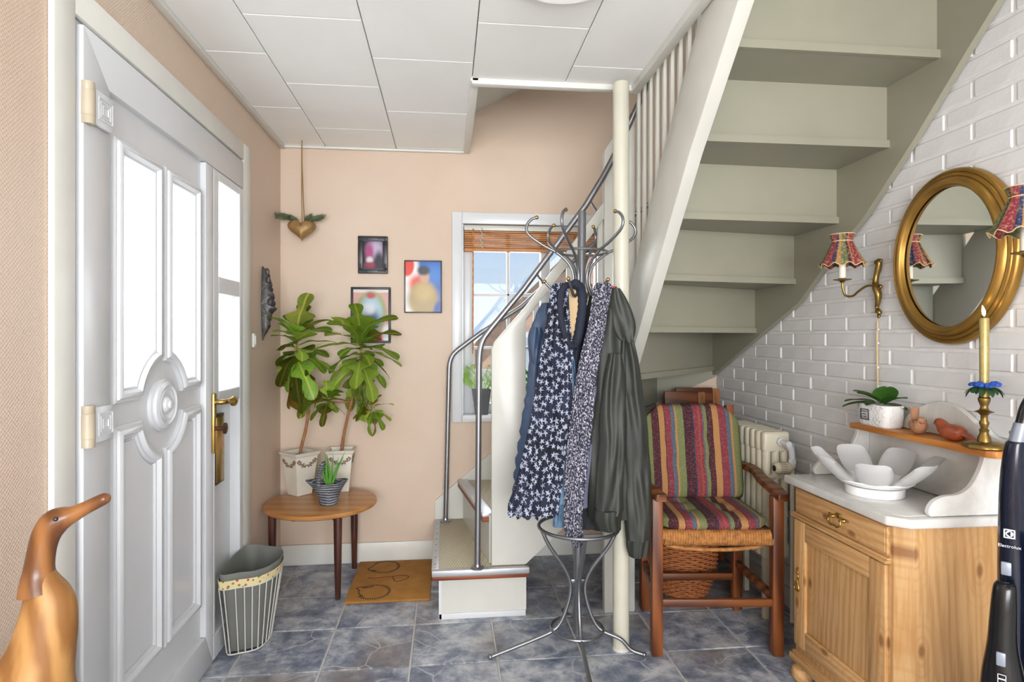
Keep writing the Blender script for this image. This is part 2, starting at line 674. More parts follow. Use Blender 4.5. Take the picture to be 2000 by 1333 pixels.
# white trims round the ceiling and the stair opening
n = [0]
def trim(bm, mat=None):
    n[0] += 1
    return struct('trim_%d' % n[0], bm, mat or M['offwhite'])
bm = B(); box(bm, XL, XL + .028, -.6, YB, ZC - .018, ZC, .004); trim(bm)
bm = B(); box(bm, XL, HX, YB - .02, YB, ZC - .012, ZC, .003); trim(bm)
bm = B(); box(bm, HX - .006, HX + .03, HY - .012, YB, ZC - .012, ZC + .17, .004); trim(bm)
bm = B(); box(bm, HX, .80, HY - .012, HY + .024, ZC - .022, ZC + .17, .004); trim(bm)
bm = B(); box(bm, .765, .80, .6, HY, ZC - .03, ZC + .17, .004); trim(bm)
# upstairs: sloping ceiling, closed far ceiling and walls
bm = B(); prism(bm, [(-1.0, 1.96), (.42, 2.67), (1.2, 3.06), (1.2, 3.12), (-1.0, 2.02)], 'Y', HY, YB)
M['upceil'] = plain('upstairs_white_ceiling', 'DADAD4', 0.6, var=0.03)
bm.free()
bm = B(); prism(bm, [(HX + .03, 2.51), (.42, 2.67), (1.0, 2.96), (1.0, 3.0), (HX + .03, 2.55)], 'Y', HY + .02, YB)
trim(bm, M['upceil'])
bm = B()
box(bm, XL - .14, XR + .14, YF - .14, YB + .14, 3.2, 3.3)  # unseen, widened over the whole storey to keep the sun out
struct('ceiling_upstairs', bm, M['upceil'])
bm = B(); box(bm, .2, .3, .4, 2.4, ZC + .16, 3.3); struct('wall_upstairs', bm, M['wall'])
bm = B(); box(bm, XL - .14, XR, YF - .14, YF, ZC, 3.2); struct('wall_sun_block', bm, M['wall'])  # unseen wall, added to keep the sun off the stairs

# ------------------------------------------------------------------ baseboards
bm = B(); box(bm, XL, -.075, YB - .016, YB, 0, .112, .005); struct('baseboard_back', bm, M['offwhite'])
bm = B(); box(bm, .3, XR - .02, YB - .016, YB, 0, .112, .005); struct('baseboard_under_stairs', bm, M['offwhite'])
bm = B(); box(bm, XL, XL + .016, DY1 + .08, YB - .017, 0, .112, .005); box(bm, XL, XL + .016, -.6, DY0 - .08, 0, .112, .005); struct('baseboard_left', bm, M['offwhite'])
bm = B(); box(bm, XR - .022, XR - .008, .6, YB - .02, 0, .09, .004); struct('baseboard_right', bm, M['offwhite'])


def wob(name, bm, mat, parent, angle=35):
    """part whose mesh is authored in room coordinates; parent is not rotated"""
    o = ob(name, bm, mat, parent, angle)
    p, v = parent, Vector((0, 0, 0))
    while p is not None:
        v += p.location
        p = p.parent
    o.location = -v
    return o


# ------------------------------------------------------------------ front door
XF, XI = -0.886, -0.906
door = struct_root('door_1', 'white panelled front door with frosted panes and glazed side light', (XL, 2.1, 0))
bm = B()
box(bm, XL, XL + .016, 1.48, 1.562, 0, 2.112, .005)
box(bm, XL, XL + .016, 2.775, 2.868, 0, 2.112, .005)
box(bm, XL, XL + .016, 1.562, 2.775, 2.035, 2.112, .005)
wob('casing', bm, M['offwhite'], door)
bm = B()                                     # fixed frame inside the opening
box(bm, XL - .12, XL - .002, 1.546, 1.575, 0, 2.05)
box(bm, XL - .12, XL - .002, 2.752, 2.799, 0, 2.05)
box(bm, XL - .12, XL - .002, 1.575, 2.752, 2.025, 2.05)
wob('frame', bm, M['white'], door)
Z0, Z1 = .015, 2.02
def dpart(name, bm, mat=None): return wob(name, bm, mat or M['white'], door)
bm = B(); prism(bm, [(1.581, Z0), (1.698, Z0 + .125), (1.698, 1.90), (1.581, Z1)], 'X', XI - .03, XF, .003); dpart('hinge_stile', bm)
bm = B(); prism(bm, [(1.582, Z1), (1.699, 1.902), (2.746, 1.902), (2.746, Z1)], 'X', XI - .03, XF, .003); dpart('top_rail', bm)
bm = B(); prism(bm, [(1.584, Z0), (2.406, Z0), (2.333, Z0 + .125), (1.70, Z0 + .125)], 'X', XI - .03, XF, .003); dpart('bottom_rail', bm)
bm = B(); prism(bm, [(2.335, Z0 + .128), (2.408, Z0), (2.408, 1.90), (2.335, 1.90)], 'X', XI - .03, XF, .003); dpart('lock_stile', bm)
CY, CZ, AR = 2.022, 1.037, .14
def outline(kind, side):
    """door panel outlines with the quarter-circle cut towards the rosette, in (y,z)"""
    ya, yb = (1.737, 2.010) if side < 0 else (2.034, 2.307)
    inner, outer = (yb, ya) if side < 0 else (ya, yb)
    pts = []
    if kind == 'up':
        z_lo, z_hi = 1.068, 1.80
        a0 = math.asin((z_lo - CZ) / AR)
        a1 = math.acos((abs(inner - CY)) / AR)
        arc = [(CY + side * AR * math.cos(a0 + (a1 - a0) * i / 9), CZ + AR * math.sin(a0 + (a1 - a0) * i / 9)) for i in range(10)]
        pts = [(outer, z_lo)] + arc + [(inner, z_hi), (outer, z_hi)]
    else:
        z_lo, z_hi = .258, 1.006
        a0 = math.asin((CZ - z_hi) / AR)
        a1 = math.acos((abs(inner - CY)) / AR)
        arc = [(CY + side * AR * math.cos(a1 + (a0 - a1) * i / 9), CZ - AR * math.sin(a1 + (a0 - a1) * i / 9)) for i in range(10)]
        pts = [(outer, z_lo), (inner, z_lo)] + arc + [(outer, z_hi)]
    area = sum(pts[i - 1][0] * pts[i][1] - pts[i][0] * pts[i - 1][1] for i in range(len(pts)))
    return pts if area > 0 else pts[::-1]
# slab with openings for the two panes: strips around them
bm = B()
def slab(y0, y1, z0, z1): box(bm, XI - .03, XI, y0, y1, z0, z1)
slab(1.698, 1.76, .13, 1.905); slab(1.987, 2.057, .13, 1.905); slab(2.284, 2.336, .13, 1.905)
slab(1.76, 1.987, .13, 1.095); slab(2.057, 2.284, .13, 1.095)
slab(1.76, 1.987, 1.775, 1.905); slab(2.057, 2.284, 1.775, 1.905)
lathe(bm, [(.168, 0), (.168, .0298)], 48, Matrix.Translation((XI - .0299, CY, CZ)) @ Matrix.Rotation(R(90), 4, 'Y'))
dpart('slab', bm)
PROF = [(0, 0), (.0, .008), (.004, .012), (.010, .012), (.012, .018), (.018, .022), (.026, .022), (.031, .016), (.034, .011), (.040, .010), (.044, .004), (.047, -.002)]
for kind in ('up', 'low'):
    for side in (-1, 1):
        o2 = outline(kind, side)
        bm = B()
        rings = [[bm.verts.new((XI + h, *p)) for p in offset_poly(o2, d)] for d, h in PROF]
        nn = len(o2)
        for A, C in zip(rings, rings[1:]):
            for i in range(nn):
                bm.faces.new([A[i], A[(i + 1) % nn], C[(i + 1) % nn], C[i]])
        bmesh.ops.recalc_face_normals(bm, faces=bm.faces[:])
        mo = dpart('panel_moulding', bm)
        inn = offset_poly(o2, .045)
        bm = B()
        if kind == 'up':
            prism(bm, offset_poly(o2, .032), 'X', XI - .012, XI - .006)
            dpart('door_pane', bm, M['frost'])
        else:
            prism(bm, offset_poly(o2, .05), 'X', XI - .004, XI + .006, .003, seg=1)
            dpart('raised_panel', bm)
bm = B()
lathe(bm, [(.084, 0), (.084, .010), (.076, .014), (.074, .022), (.062, .026), (.058, .020), (.050, .019), (.046, .024), (.034, .018), (.026, .019), (.022, .027), (.014, .031), (.012, .036), (0, .038)], 40,
      Matrix.Translation((XI, CY, CZ)) @ Matrix.Rotation(R(90), 4, 'Y'))
dpart('rosette', bm)
# side light
bm = B()
for (y0, y1, z0, z1) in ((2.409, 2.462, 1.005, 1.90), (2.700, 2.746, .015, 1.90), (2.462, 2.70, 1.865, 1.90), (2.462, 2.70, 1.425, 1.49), (2.462, 2.70, .985, 1.04), (2.409, 2.7, .015, .11), (2.409, 2.425, .11, 1.0)):
    box(bm, XI - .05, XF, y0, y1, z0, z1, .003, seg=1)
dpart('side_frame', bm)
for (z0, z1) in ((1.49, 1.865), (1.04, 1.425)):
    bm = B(); box(bm, XI - .016, XI - .010, 2.455, 2.705, z0 - .005, z1 + .005); dpart('side_pane', bm, M['frost'])
bm = B(); box(bm, -.945, -.926, 2.42, 2.705, .1, .99); dpart('side_panel', bm)
# hinges
M['hinge'] = plain('beige_hinge_plastic', 'B7AA94', 0.4, var=0.1)
for z in (1.83, 1.03, .2):
    bm = B(); box(bm, XF + .0005, XF + .013, 1.61, 1.688, z - .045, z + .045, .004)
    for k, w in ((0, .032), (1, .023), (2, .014)):
        h = w * .9
        for (a, b, c, d) in ((-w, w, h - .003, h), (-w, w, -h, -h + .003), (-w, -w + .003, -h + .003, h - .003), (w - .003, w, -h + .003, h - .003)):
            box(bm, XF + .012, XF + .0155, 1.652 + a, 1.652 + b, z + c, z + d)
    hp = dpart('hinge', bm)
    bm = B(); lathe(bm, [(.0, -.052), (.015, -.052), (.015, -.032), (.0145, -.031), (.0155, -.030), (.0155, .030), (.0145, .031), (.015, .032), (.015, .052), (0, .052)], 20, Matrix.Translation((XF + .004, 1.592, z)))
    k = wob('hinge_knuckle', bm, M['hinge'], hp)
# handle
bm = B(); box(bm, XF, XF + .012, 2.405 - .022, 2.405 + .004, .81, 1.04, .006); pl = dpart('handle_plate', bm, M['brass'])
bm = B()
tube(bm, cr_pts([(XF + .008, 2.394, 1.005), (XF + .035, 2.396, 1.005), (XF + .048, 2.415, 1.005), (XF + .05, 2.45, 1.004), (XF + .05, 2.47, 1.003)], 5), [.010, .010, .010, .0095, .012, .013], 12)
ball(bm, (XF + .05, 2.478, 1.000), .016, 12, 1, 1.1, 1.25)
wob('lever', bm, M['brass'], pl)
bm = B()
lathe(bm, [(.008, 0), (.008, .03), (.012, .034), (.021, .036), (.022, .042), (.012, .046), (0, .047)], 16, Matrix.Translation((XF + .008, 2.394, .905)) @ Matrix.Rotation(R(90), 4, 'Y'))
wob('key_knob', bm, plain('dark_bronze', '6B4A3C', .35, .9), pl)
bm = B(); box(bm, -.925, -.905, 2.455, 2.575, .665, .945, .004); lp = dpart('letter_plate', bm, M['black'])
bm = B(); box(bm, -.906, -.902, 2.483, 2.566, .675, .935, .002); wob('brass_flap', bm, M['brass'], lp)

# ------------------------------------------------------------------ stair window
win = struct_root('window_1', 'white framed stair window with glazing bars', (.51, YB, .8))
bm = B()
box(bm, .028, .085, YB - .014, YB, .772, 1.96, .004)
box(bm, .935, .99, YB - .014, YB, .772, 1.96, .004)
box(bm, .085, .935, YB - .014, YB, 1.895, 1.96, .004)
box(bm, .085, .935, YB - .014, YB, .772, .812, .004)
wob('window_casing', bm, M['white'], win)
bm = B()
box(bm, .075, .945, YB, YB + .14, .80, .812)
box(bm, .075, .092, YB, YB + .14, .81, 1.90)
box(bm, .928, .945, YB, YB + .14, .81, 1.90)
wob('reveal', bm, M['white'], win)
YG = YB + .085
def wbar(name, x0, x1, z0, z1, d=.022):
    b = B(); box(b, x0, x1, YG - d, YG + d, z0, z1, .004); wob(name, b, M['white'], win)
wbar('sash', .092, .150, .812, 1.895); wbar('sash', .870, .928, .812, 1.895)
wbar('sash', .15, .87, .812, .87); wbar('sash', .15, .87, 1.84, 1.895)
wbar('centre_post', .545, .60, .87, 1.84, .028)
for x in (.355, .755): wbar('glazing_bar', x - .009, x + .009, .87, 1.84, .012)
for z in (1.50, 1.19): wbar('glazing_bar', .15, .87, z - .009, z + .009, .012)
for (x0, x1) in ((.15, .346), (.364, .545), (.6, .746), (.764, .87)):
    for (z0, z1) in ((.87, 1.181), (1.199, 1.491), (1.509, 1.84)):
        b = B(); box(b, x0 - .002, x1 + .002, YG - .002, YG + .002, z0 - .002, z1 + .002); wob('window_pane', b, M['glass'], win)

# orange wooden venetian blind drawn up
M['blind'] = wood('orange_wood_slat', 'CF8B4E', 'B06F35', 14, 'X', .4)
bl = thing('venetian_blind', 'orange wooden venetian blind drawn up at the stair window', 'blind', (.51, YB + .03, 1.89))
bm = B(); box(bm, .096, .924, YB + .012, YB + .05, 1.862, 1.892, .003); wob('head_rail', bm, M['cream'], bl)
for i in range(9):
    bm = B(); box(bm, .098, .922, YB + .008, YB + .056, 1.764 + .0108 * i, 1.764 + .0108 * i + .0075, .0015, seg=1); wob('slat', bm, M['blind'], bl)
bm = B(); box(bm, .098, .922, YB + .006, YB + .058, 1.744, 1.762, .003); wob('bottom_rail', bm, M['blind'], bl)
bm = B(); tube(bm, [(.148, YB + .004, 1.87), (.147, YB + .003, 1.5), (.146, YB + .003, 1.16)], .004, 6); wob('tilt_wand', bm, M['blind'], bl)
bm = B()
for i in range(14): ball(bm, (.196 + .006 * math.sin(i * 2.1), YB + .003, 1.872 - .0085 * i), .004, 6)
wob('cord_knot', bm, M['cream'], bl)

# ------------------------------------------------------------------ staircase
st = thing('staircase', 'cream painted winder staircase with carpeted treads and steel handrail', 'stairs', (.4, 2.7, 0))
def sp(name, bm, mat, parent=None, angle=35): return wob(name, bm, mat, parent or st, angle)
def carpet_mat():
    t = NT('sisal_stair_carpet')
    s = t.sepxyz(t.obj())
    a = t.math('SINE', t.math('MULTIPLY', t.math('ADD', s[0], t.math('MULTIPLY', s[1], .35)), 520))
    b = t.math('SINE', t.math('MULTIPLY', s[1], 330))
    w = t.math('MULTIPLY', a, b)
    t.bump(w, .6, .003)
    return t.done(t.mix(t.rng(w, -.8, .8), lin('A89E84'), lin('D6CDB4')), .9)
M['carpet'] = carpet_mat()
M['alu'] = plain('aluminium_nosing', 'BFC1C4', .38, .55, var=.04)
M['nosewood'] = wood('red_brown_tread_wood', '8E4A27', '6E341A', 12, 'X')
def zt(n): return .226 + .216 * (n - 1)
RI = {2: ((.19, 2.725), (.09, 3.40)), 3: ((.42, 2.725), (.42, 3.40)), 4: ((.60, 2.725), (.78, 3.40)), 5: ((.74, 2.725), (1.2, 3.40)),
      6: ((.852, 2.665), (1.555, 3.40)), 7: ((.852, 2.60), (1.56, 2.91)), 8: ((.852, 2.44), (1.56, 2.562)), 9: ((.852, 2.233), (1.56, 2.263)),
      10: ((.852, 1.985), (1.56, 1.985)), 11: ((.852, 1.765), (1.56, 1.765)), 12: ((.852, 1.545), (1.56, 1.545)), 13: ((.852, 1.325), (1.56, 1.325))}
# first step: plinth, tread, nosing
bm = B(); box(bm, -.03, .355, 2.69, YB - .018, .025, .185); r1 = sp('riser', bm, M['cream'])
bm = B(); box(bm, -.036, .352, 2.683, 2.70, 0, .026, .002); box(bm, -.036, -.024, 2.683, YB - .02, 0, .187); sp('plinth_strip', bm, M['white'])
bm = B(); box(bm, -.066, .362, 2.648, YB - .018, .186, .205, .003); sp('tread', bm, M['nosewood'])
bm = B(); box(bm, -.04, .352, 2.67, YB - .018, .205, .228, .003); sp('carpet', bm, M['carpet'])
bm = B(); box(bm, -.066, .364, 2.646, 2.676, .204, .230, .003); box(bm, -.068, -.036, 2.676, YB - .02, .2045, .2305, .003)
nos = sp('nosing', bm, M['alu'])
for i in range(8):
    bm = B(); lathe(bm, [(.0045, 0), (.004, .0015), (0, .002)], 8, Matrix.Translation((-.053, 2.73 + .085 * i, .2305))); wob('screw', bm, M['chrome'], nos)
for k in range(2, 14):
    (ia, oa) = RI[k]
    if k < 13:
        ib, obn = RI[k + 1]
        poly = [ia, oa] + ([(1.555, 3.40)] if False else []) + [obn, ib]
        if k == 5: poly = [(.74, 2.725), (1.2, 3.40), (1.555, 3.40), (.852, 2.665), (.80, 2.725)]
        if k == 6: poly = [(.852, 2.665), (1.555, 3.40), (1.56, 2.91), (.852, 2.60)]
        # short lip past the riser above, and a nosing past the one below
        d = Vector(obn) - Vector(ib); nrm = Vector((d.y, -d.x)).normalized()
        if nrm.dot(Vector(ib) - Vector(ia)) < 0: nrm = -nrm
        bm = B(); prism(bm, poly, 'Z', zt(k) - .03, zt(k), 0)
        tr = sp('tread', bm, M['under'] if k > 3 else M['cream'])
        e0, e1 = Vector(ib), Vector(obn)
        bm = B(); prism(bm, [tuple(e0), tuple(e1), tuple(e1 + nrm * .014), tuple(e0 + nrm * .014)], 'Z', zt(k) - .032, zt(k) - .006, 0)
        wob('lip', bm, M['under'], tr)
        cen = Vector((sum(p[0] for p in poly) / len(poly), sum(p[1] for p in poly) / len(poly)))
        bm = B(); prism(bm, [tuple(cen + (Vector(p) - cen) * .97) for p in poly], 'Z', zt(k) + .0005, zt(k) + .006, 0)
        wob('carpet', bm, M['carpet'], tr)
        if k in (2, 3):
            d2 = Vector(oa) - Vector(ia); n2 = Vector((-d2.y, d2.x)).normalized()
            if n2.x > 0: n2 = -n2
            bm = B(); prism(bm, [ia, oa, tuple(Vector(oa) + n2 * .03), tuple(Vector(ia) + n2 * .03)], 'Z', zt(k) - .028, zt(k) - .004)
            wob('nosing_board', bm, M['nosewood'], tr)
            bm = B(); prism(bm, [tuple(Vector(ia) - n2 * .022), tuple(Vector(oa) - n2 * .022), tuple(Vector(oa) + n2 * .032), tuple(Vector(ia) + n2 * .032)], 'Z', zt(k) - .006, zt(k) + .012, .003)
            wob('nosing', bm, M['alu'], tr)
    # riser board
    e0, e1 = Vector(ia), Vector(oa)
    d = e1 - e0; nrm = Vector((d.y, -d.x)).normalized() * .018
    if k >= 6 and nrm.y < 0: nrm = -nrm
    if k < 6 and nrm.x > 0: nrm = -nrm
    if k < 6: nrm = -nrm
    bm = B(); prism(bm, [tuple(e0), tuple(e1), tuple(e1 + nrm), tuple(e0 + nrm)], 'Z', zt(k - 1) - (.0 if k > 2 else -.003), zt(k) - .03, 0)
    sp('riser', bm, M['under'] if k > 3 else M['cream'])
# wall strings
bm = B(); prism(bm, [(-.066, .231), (-.066, .335), (.23, .58), (.62, .91), (.75, 1.0), (.75, .60), (.4, .30), (.36, .231)], 'Y', YB - .017, YB - .001, 0)
sp('wall_string', bm, M['cream'])
bm = B(); prism(bm, [(.751, 1.0), (1.12, 1.26), (1.578, 1.50), (1.578, 1.02), (1.15, .845), (.751, .60)], 'Y', YB - .017, YB - .001, 0)
sp('wall_string', bm, M['under'])  # same cream paint; darker colour stands in for shade under the stairs
low = [(3.40, 1.03), (3.375, 1.04), (2.882, 1.255), (2.53, 1.405), (2.365, 1.53), (2.1, 1.707), (1.861, 1.915), (1.678, 2.093), (1.552, 2.211), (1.2, 2.56)]
upp = [(1.2, 2.98), (1.552, 2.62), (2.1, 2.12), (2.5, 1.83), (2.9, 1.62), (3.40, 1.45)]
bm = B(); prism(bm, low + upp, 'X', 1.555, 1.578, 0); sp('wall_string', bm, M['under'])
# outer string of the upper flight
bm = B(); prism(bm, [(1.10, 2.66), (1.38, 2.385), (1.61, 2.168), (1.93, 1.865), (2.30, 1.46), (2.664, 1.05), (2.664, 1.385), (2.55, 1.51), (2.18, 1.945), (1.843, 2.275), (1.46, 2.65), (1.10, 3.0)], 'X', .802, .85, .004)
sp('outer_string', bm, M['cream'])
# inner newel, balusters
bm = B(); prism(bm, [(.71, 0), (.852, 0), (.852, 2.24), (.80, 2.24), (.71, 2.10)], 'Y', 2.668, 2.712, .004); sp('newel', bm, M['cream'])
for y in (2.54, 2.463, 2.385, 2.306, 2.228, 2.15, 2.072, 1.994, 1.916, 1.838):
    zb = 2.275 + (1.843 - y) * .98 - .03
    bm = B(); box(bm, .820, .834, y - .010, y + .010, zb, zb + .86, .002, seg=1); sp('baluster', bm, M['cream'])
# lower guard: newel panel with sloping rail, string below
bm = B(); prism(bm, [(.198, .232), (.352, .232), (.474, .343), (.70, .56), (.72, .58), (.72, 1.12), (.352, .70), (.352, 1.332), (.642, 1.70), (.72, 1.805), (.72, 1.88), (.69, 1.843), (.352, 1.389), (.21, 1.228), (.198, 1.20)], 'Y', 2.68, 2.72, .003)
sp('newel_panel', bm, M['cream'])
for x in (.40, .553, .697):
    bm = B(); box(bm, x - .012, x + .012, 2.69, 2.71, .70 + (x - .352) * 1.14 - .02, 1.332 + (x - .352) * 1.27 + .02, .002, seg=1); sp('baluster', bm, M['cream'])
# steel handrails
def flange(p):
    b = B(); lathe(b, [(.030, 0), (.030, .004), (.024, .008), (.016, .010), (0.0135, .02)], 24, Matrix.Translation(p)); return b
bm = B()
tube(bm, [(.134, 2.665, .229), (.138, 2.665, .7), (.141, 2.665, 1.12)] + cr_pts([(.142, 2.665, 1.15), (.147, 2.665, 1.20), (.162, 2.665, 1.245), (.19, 2.665, 1.285)], 5) + [(.337, 2.665, 1.463), (.62, 2.66, 1.844), (.70, 2.655, 1.975), (.773, 2.65, 2.115), (.883, 2.63, 2.36), (.93, 2.45, 2.62)], .0135, 14)
hr = sp('handrail', bm, M['chrome'], angle=60)
wob('flange', flange((.134, 2.665, .229)), M['chrome'], hr)
for (x, z) in ((.395, 1.54), (.64, 1.872)):
    bm = B(); tube(bm, [(x, 2.665, z), (x + .035, 2.685, z - .04), (x + .045, 2.70, z - .075)], .005, 8); wob('bracket', bm, M['chrome'], hr)
bm = B()
tube(bm, [(-.008, 3.365, .229), (.003, 3.365, .7), (.011, 3.365, 1.05)] + cr_pts([(.012, 3.365, 1.08), (.018, 3.365, 1.12), (.034, 3.365, 1.155), (.06, 3.365, 1.182)], 5) + [(.197, 3.365, 1.284), (.416, 3.365, 1.423), (.56, 3.36, 1.555), (.85, 3.35, 1.80), (1.2, 3.33, 2.05)], .0135, 14)
hr = sp('handrail', bm, M['chrome'], angle=60)
wob('flange', flange((-.008, 3.365, .229)), M['chrome'], hr)

# cream steel column
col = thing('support_column', 'round cream painted steel column from floor to ceiling', 'column', (.695, 2.358, 0))
bm = B(); lathe(bm, [(.0325, .0), (.0325, ZC - .031), ], 32); ob('shaft', bm, plain('cream_column_paint', 'C9C6B6', .35, var=.03), col)
bm = B(); lathe(bm, [(.0355, 0), (.0355, .003), (.033, .012)], 32, cap=False); ob('seal_ring', bm, M['cream'], col)

# ================================================================== left side of the hall
# ------------------------------------------------------------------ round side table
M['teak'] = wood('orange_teak_top', 'C48A50', 'AA723A', 7, 'X', .28, 7, (.25, .8), 2.0)
M['darkleg'] = wood('dark_walnut_leg', '5A3428', '42241C', 12, 'Z', .35)
tb = thing('side_table', 'small round teak side table with dark tapered legs in the corner', 'table', (-.628, 3.115, 0))
bm = B(); lathe(bm, [(0, .405), (.262, .405), (.272, .411), (.274, .421), (.270, .428), (.262, .430), (0, .430)], 64); ob('table_top', bm, M['teak'], tb)
for (x, y) in ((.112, -.170), (.132, .222), (-.238, -.02)):
    bm = B(); lathe(bm, [(.010, 0), (.013, .004), (.018, .2), (.0205, .38), (.0195, .416)], 16, Matrix.Translation((x * .98, y * .98, 0)) @ Matrix.Shear('XY', 4, (0, 0))); ob('leg', bm, M['darkleg'], tb)
for a in (0, 60, 120):
    bm = B(); box(bm, -.2, .2, -.012, .012, .38, .4045, .003, Matrix.Rotation(R(a), 4, 'Z')); ob('cross_rail', bm, M['darkleg'], tb)

# ------------------------------------------------------------------ potted crotons
M['potwhite'] = plain('cream_wood_planter', 'DAD5C8', .5, var=.05, bump=.1)
M['ornament'] = plain('brown_carved_ornament', '85705F', .7, var=.12, scale=40)
M['soil'] = plain('dark_potting_soil', '4A3A2E', .95, var=.4, scale=60, bump=.9, bscale=80, bdist=.006)
M['bark'] = plain('brown_croton_bark', '9A6A45', .75, var=.25, scale=40, bump=.5, bscale=60)

def leaf_mat(name, c, vein, tip):
    t = NT(name)
    s = t.sepxyz(t.obj())
    ay = t.math('ABSOLUTE', s[1])
    mid = t.rng(ay, .0, .03, 1, 0)
    lat = t.rng(t.math('ABSOLUTE', t.math('SINE', t.math('MULTIPLY', t.math('SUBTRACT', s[0], t.math('MULTIPLY', ay, .9)), 34))), 0, .13, .7, 0)
    f = t.math('MAXIMUM', mid, lat)
    base = t.mix(t.rng(t.noise(3.2), .38, .68), lin(c), lin(tip))
    col = t.mix(f, base, lin(vein))
    t.bump(f, .25, .003)
    t.done(col, .33)
    tl = t.node('ShaderNodeBsdfTranslucent'); t.put(tl.inputs[0], col)
    ms = t.node('ShaderNodeMixShader'); ms.inputs[0].default_value = .5
    t.l.new(t.b.outputs[0], ms.inputs[1]); t.l.new(tl.outputs[0], ms.inputs[2]); t.l.new(ms.outputs[0], t.n['Material Output'].inputs[0])
    return t.m
LM = [leaf_mat('croton_green', '8CB444', 'D4DE70', 'A6C852'), leaf_mat('croton_light_green', 'B2CE58', 'E8EC8C', 'C6DC70'),
      leaf_mat('croton_olive', '8C9E46', 'DAD674', 'AEB056'), leaf_mat('croton_yellow_brown', 'A58A3A', 'D9985A', '8F7E38')]

def leaf_mesh(mat, seed, lobes=True):
    rn = random.Random(seed)
    prof = [(0, .010), (.06, .03), (.12, .08), (.22, .17), (.33, .26 + rn.uniform(-.04, .03)), (.41, .24), (.48, .11), (.56, .085), (.68, .13), (.80, .155), (.90, .135), (.97, .08), (1.0, .004)]
    if not lobes: prof = [(0, .01), (.1, .04), (.25, .10), (.45, .14), (.65, .13), (.82, .09), (.94, .04), (1, .003)]
    prof = cr_pts(prof, 2)
    bend = rn.uniform(.45, .95)
    twist = rn.uniform(-.4, .4)
    grid = []
    for i, (t, w) in enumerate(prof):
        a = bend * t
        x = math.sin(a) / bend
        z = -(1 - math.cos(a)) / bend
        row = []
        for v in (-1, -.5, 0, .5, 1):
            y = v * w * (1 + (.22 if (v * rn.choice((1, 1, 1)) > 0 and .25 < t < .45) else 0))
            zz = z + abs(v) * w * .16 + .012 * math.sin(t * 13 + v * 2 + seed)
            c, s_ = math.cos(twist * t), math.sin(twist * t)
            row.append((x, y * c - (zz - z) * s_, z + y * s_ + (zz - z) * c))
        grid.append(row)
    b = B(); sheet(b, grid, .004)
    return mesh_of('leaf', b, mat, 60)
LEAF = [[leaf_mesh(m, 10 * i + j) for j in range(3)] for i, m in enumerate(LM)]
SMALL = [[leaf_mesh(m, 50 + 10 * i + j, j == 1) for j in range(2)] for i, m in enumerate(LM)]

def crown(par, c, n, L, rn, pit=(75, -55), lib=LEAF, yaw0=0, mixw=(5, 5, 2, .3), spread=.05):
    """leaves round a stem top; those that would cross the room corner are shortened"""
    base = par.location
    for i in range(n):
        yaw = yaw0 + i * 137.5 + rn.uniform(-12, 12)
        f = i / max(1, n - 1)
        pitch = pit[0] + (pit[1] - pit[0]) * f + rn.uniform(-12, 12)
        ln = L * rn.uniform(.8, 1.12)
        p = Vector(c) + Vector((0, 0, spread * (.5 - f) * 2))
        d = Vector((math.cos(R(yaw)) * math.cos(R(pitch)), math.sin(R(yaw)) * math.cos(R(pitch)), math.sin(R(pitch))))
        for _ in range(12):
            t = p + base + d * ln * .97 + Vector((0, 0, -.1 * ln))
            sidew = .2 * ln
            if t.x - sidew * 1.1 < XL + .012 or t.y + sidew * .5 > YB - .03: ln *= .9; yaw += 9 if t.x < -.7 else -9
            else: break
            d = Vector((math.cos(R(yaw)) * math.cos(R(pitch)), math.sin(R(yaw)) * math.cos(R(pitch)), math.sin(R(pitch))))
        k = rn.choices(range(4), mixw if f < .7 else (3, 3, 3, 1.2))[0]
        me = rn.choice(lib[k])
        inst(me, 'leaf', par, Matrix.Translation(p) @ Matrix.Rotation(R(yaw), 4, 'Z') @ Matrix.Rotation(R(-pitch), 4, 'Y') @ Matrix.Rotation(R(rn.uniform(-25, 25)), 4, 'X') @ Matrix.Scale(ln, 4))

def planter(par, h, hb, ht, rot):
    m = Matrix.Rotation(rot, 4, 'Z')
    def ring(s, z): return [m @ Vector((sx * s, sy * s, z)) for sx, sy in ((-1, -1), (1, -1), (1, 1), (-1, 1))]
    b = B(); loft(b, [ring(hb, 0), ring(hb + (ht - hb) * .93, h - .022), ring(ht + .006, h - .012), ring(ht + .010, h), ring(ht - .006, h), ring(ht - .012, h - .03), ring(ht - .014, h - .031)])
    pt = ob('planter', b, M['potwhite'], par, 25)
    b = B(); loft(b, [ring(ht - .0125, h - .03), ring(ht - .0125, h - .022)]); ob('soil', b, M['soil'], par)
    slope = math.atan2(ht - hb, h)
    for q in range(4):
        mm = m @ Matrix.Rotation(R(90 * q), 4, 'Z')
        b = B()
        zc, w = h - .05, ht * .9
        yo = -(hb + (ht - hb) * (zc / h)) - .0015
        F = mm @ Matrix.Translation((0, yo, zc)) @ Matrix.Rotation(R(90) - (-slope), 4, 'X')
        for s in (-1, 1):
            for (u, v, r) in ((.98, .16, .20), (.86, .30, .17), (.70, .10, .20), (.72, -.14, .16), (.52, -.18, .20), (.36, -.36, .18), (.20, -.46, .20), (.5, -.46, .13), (.9, -.05, .13), (.33, -.12, .13), (.09, -.34, .13)):
                lathe(b, [(r * w * .52, 0), (r * w * .46, .003), (0, .004)], 10, F @ Matrix.Translation((s * u * w * .92, v * w * .75, 0)))
        ob('ornament', b, M['ornament'], pt)

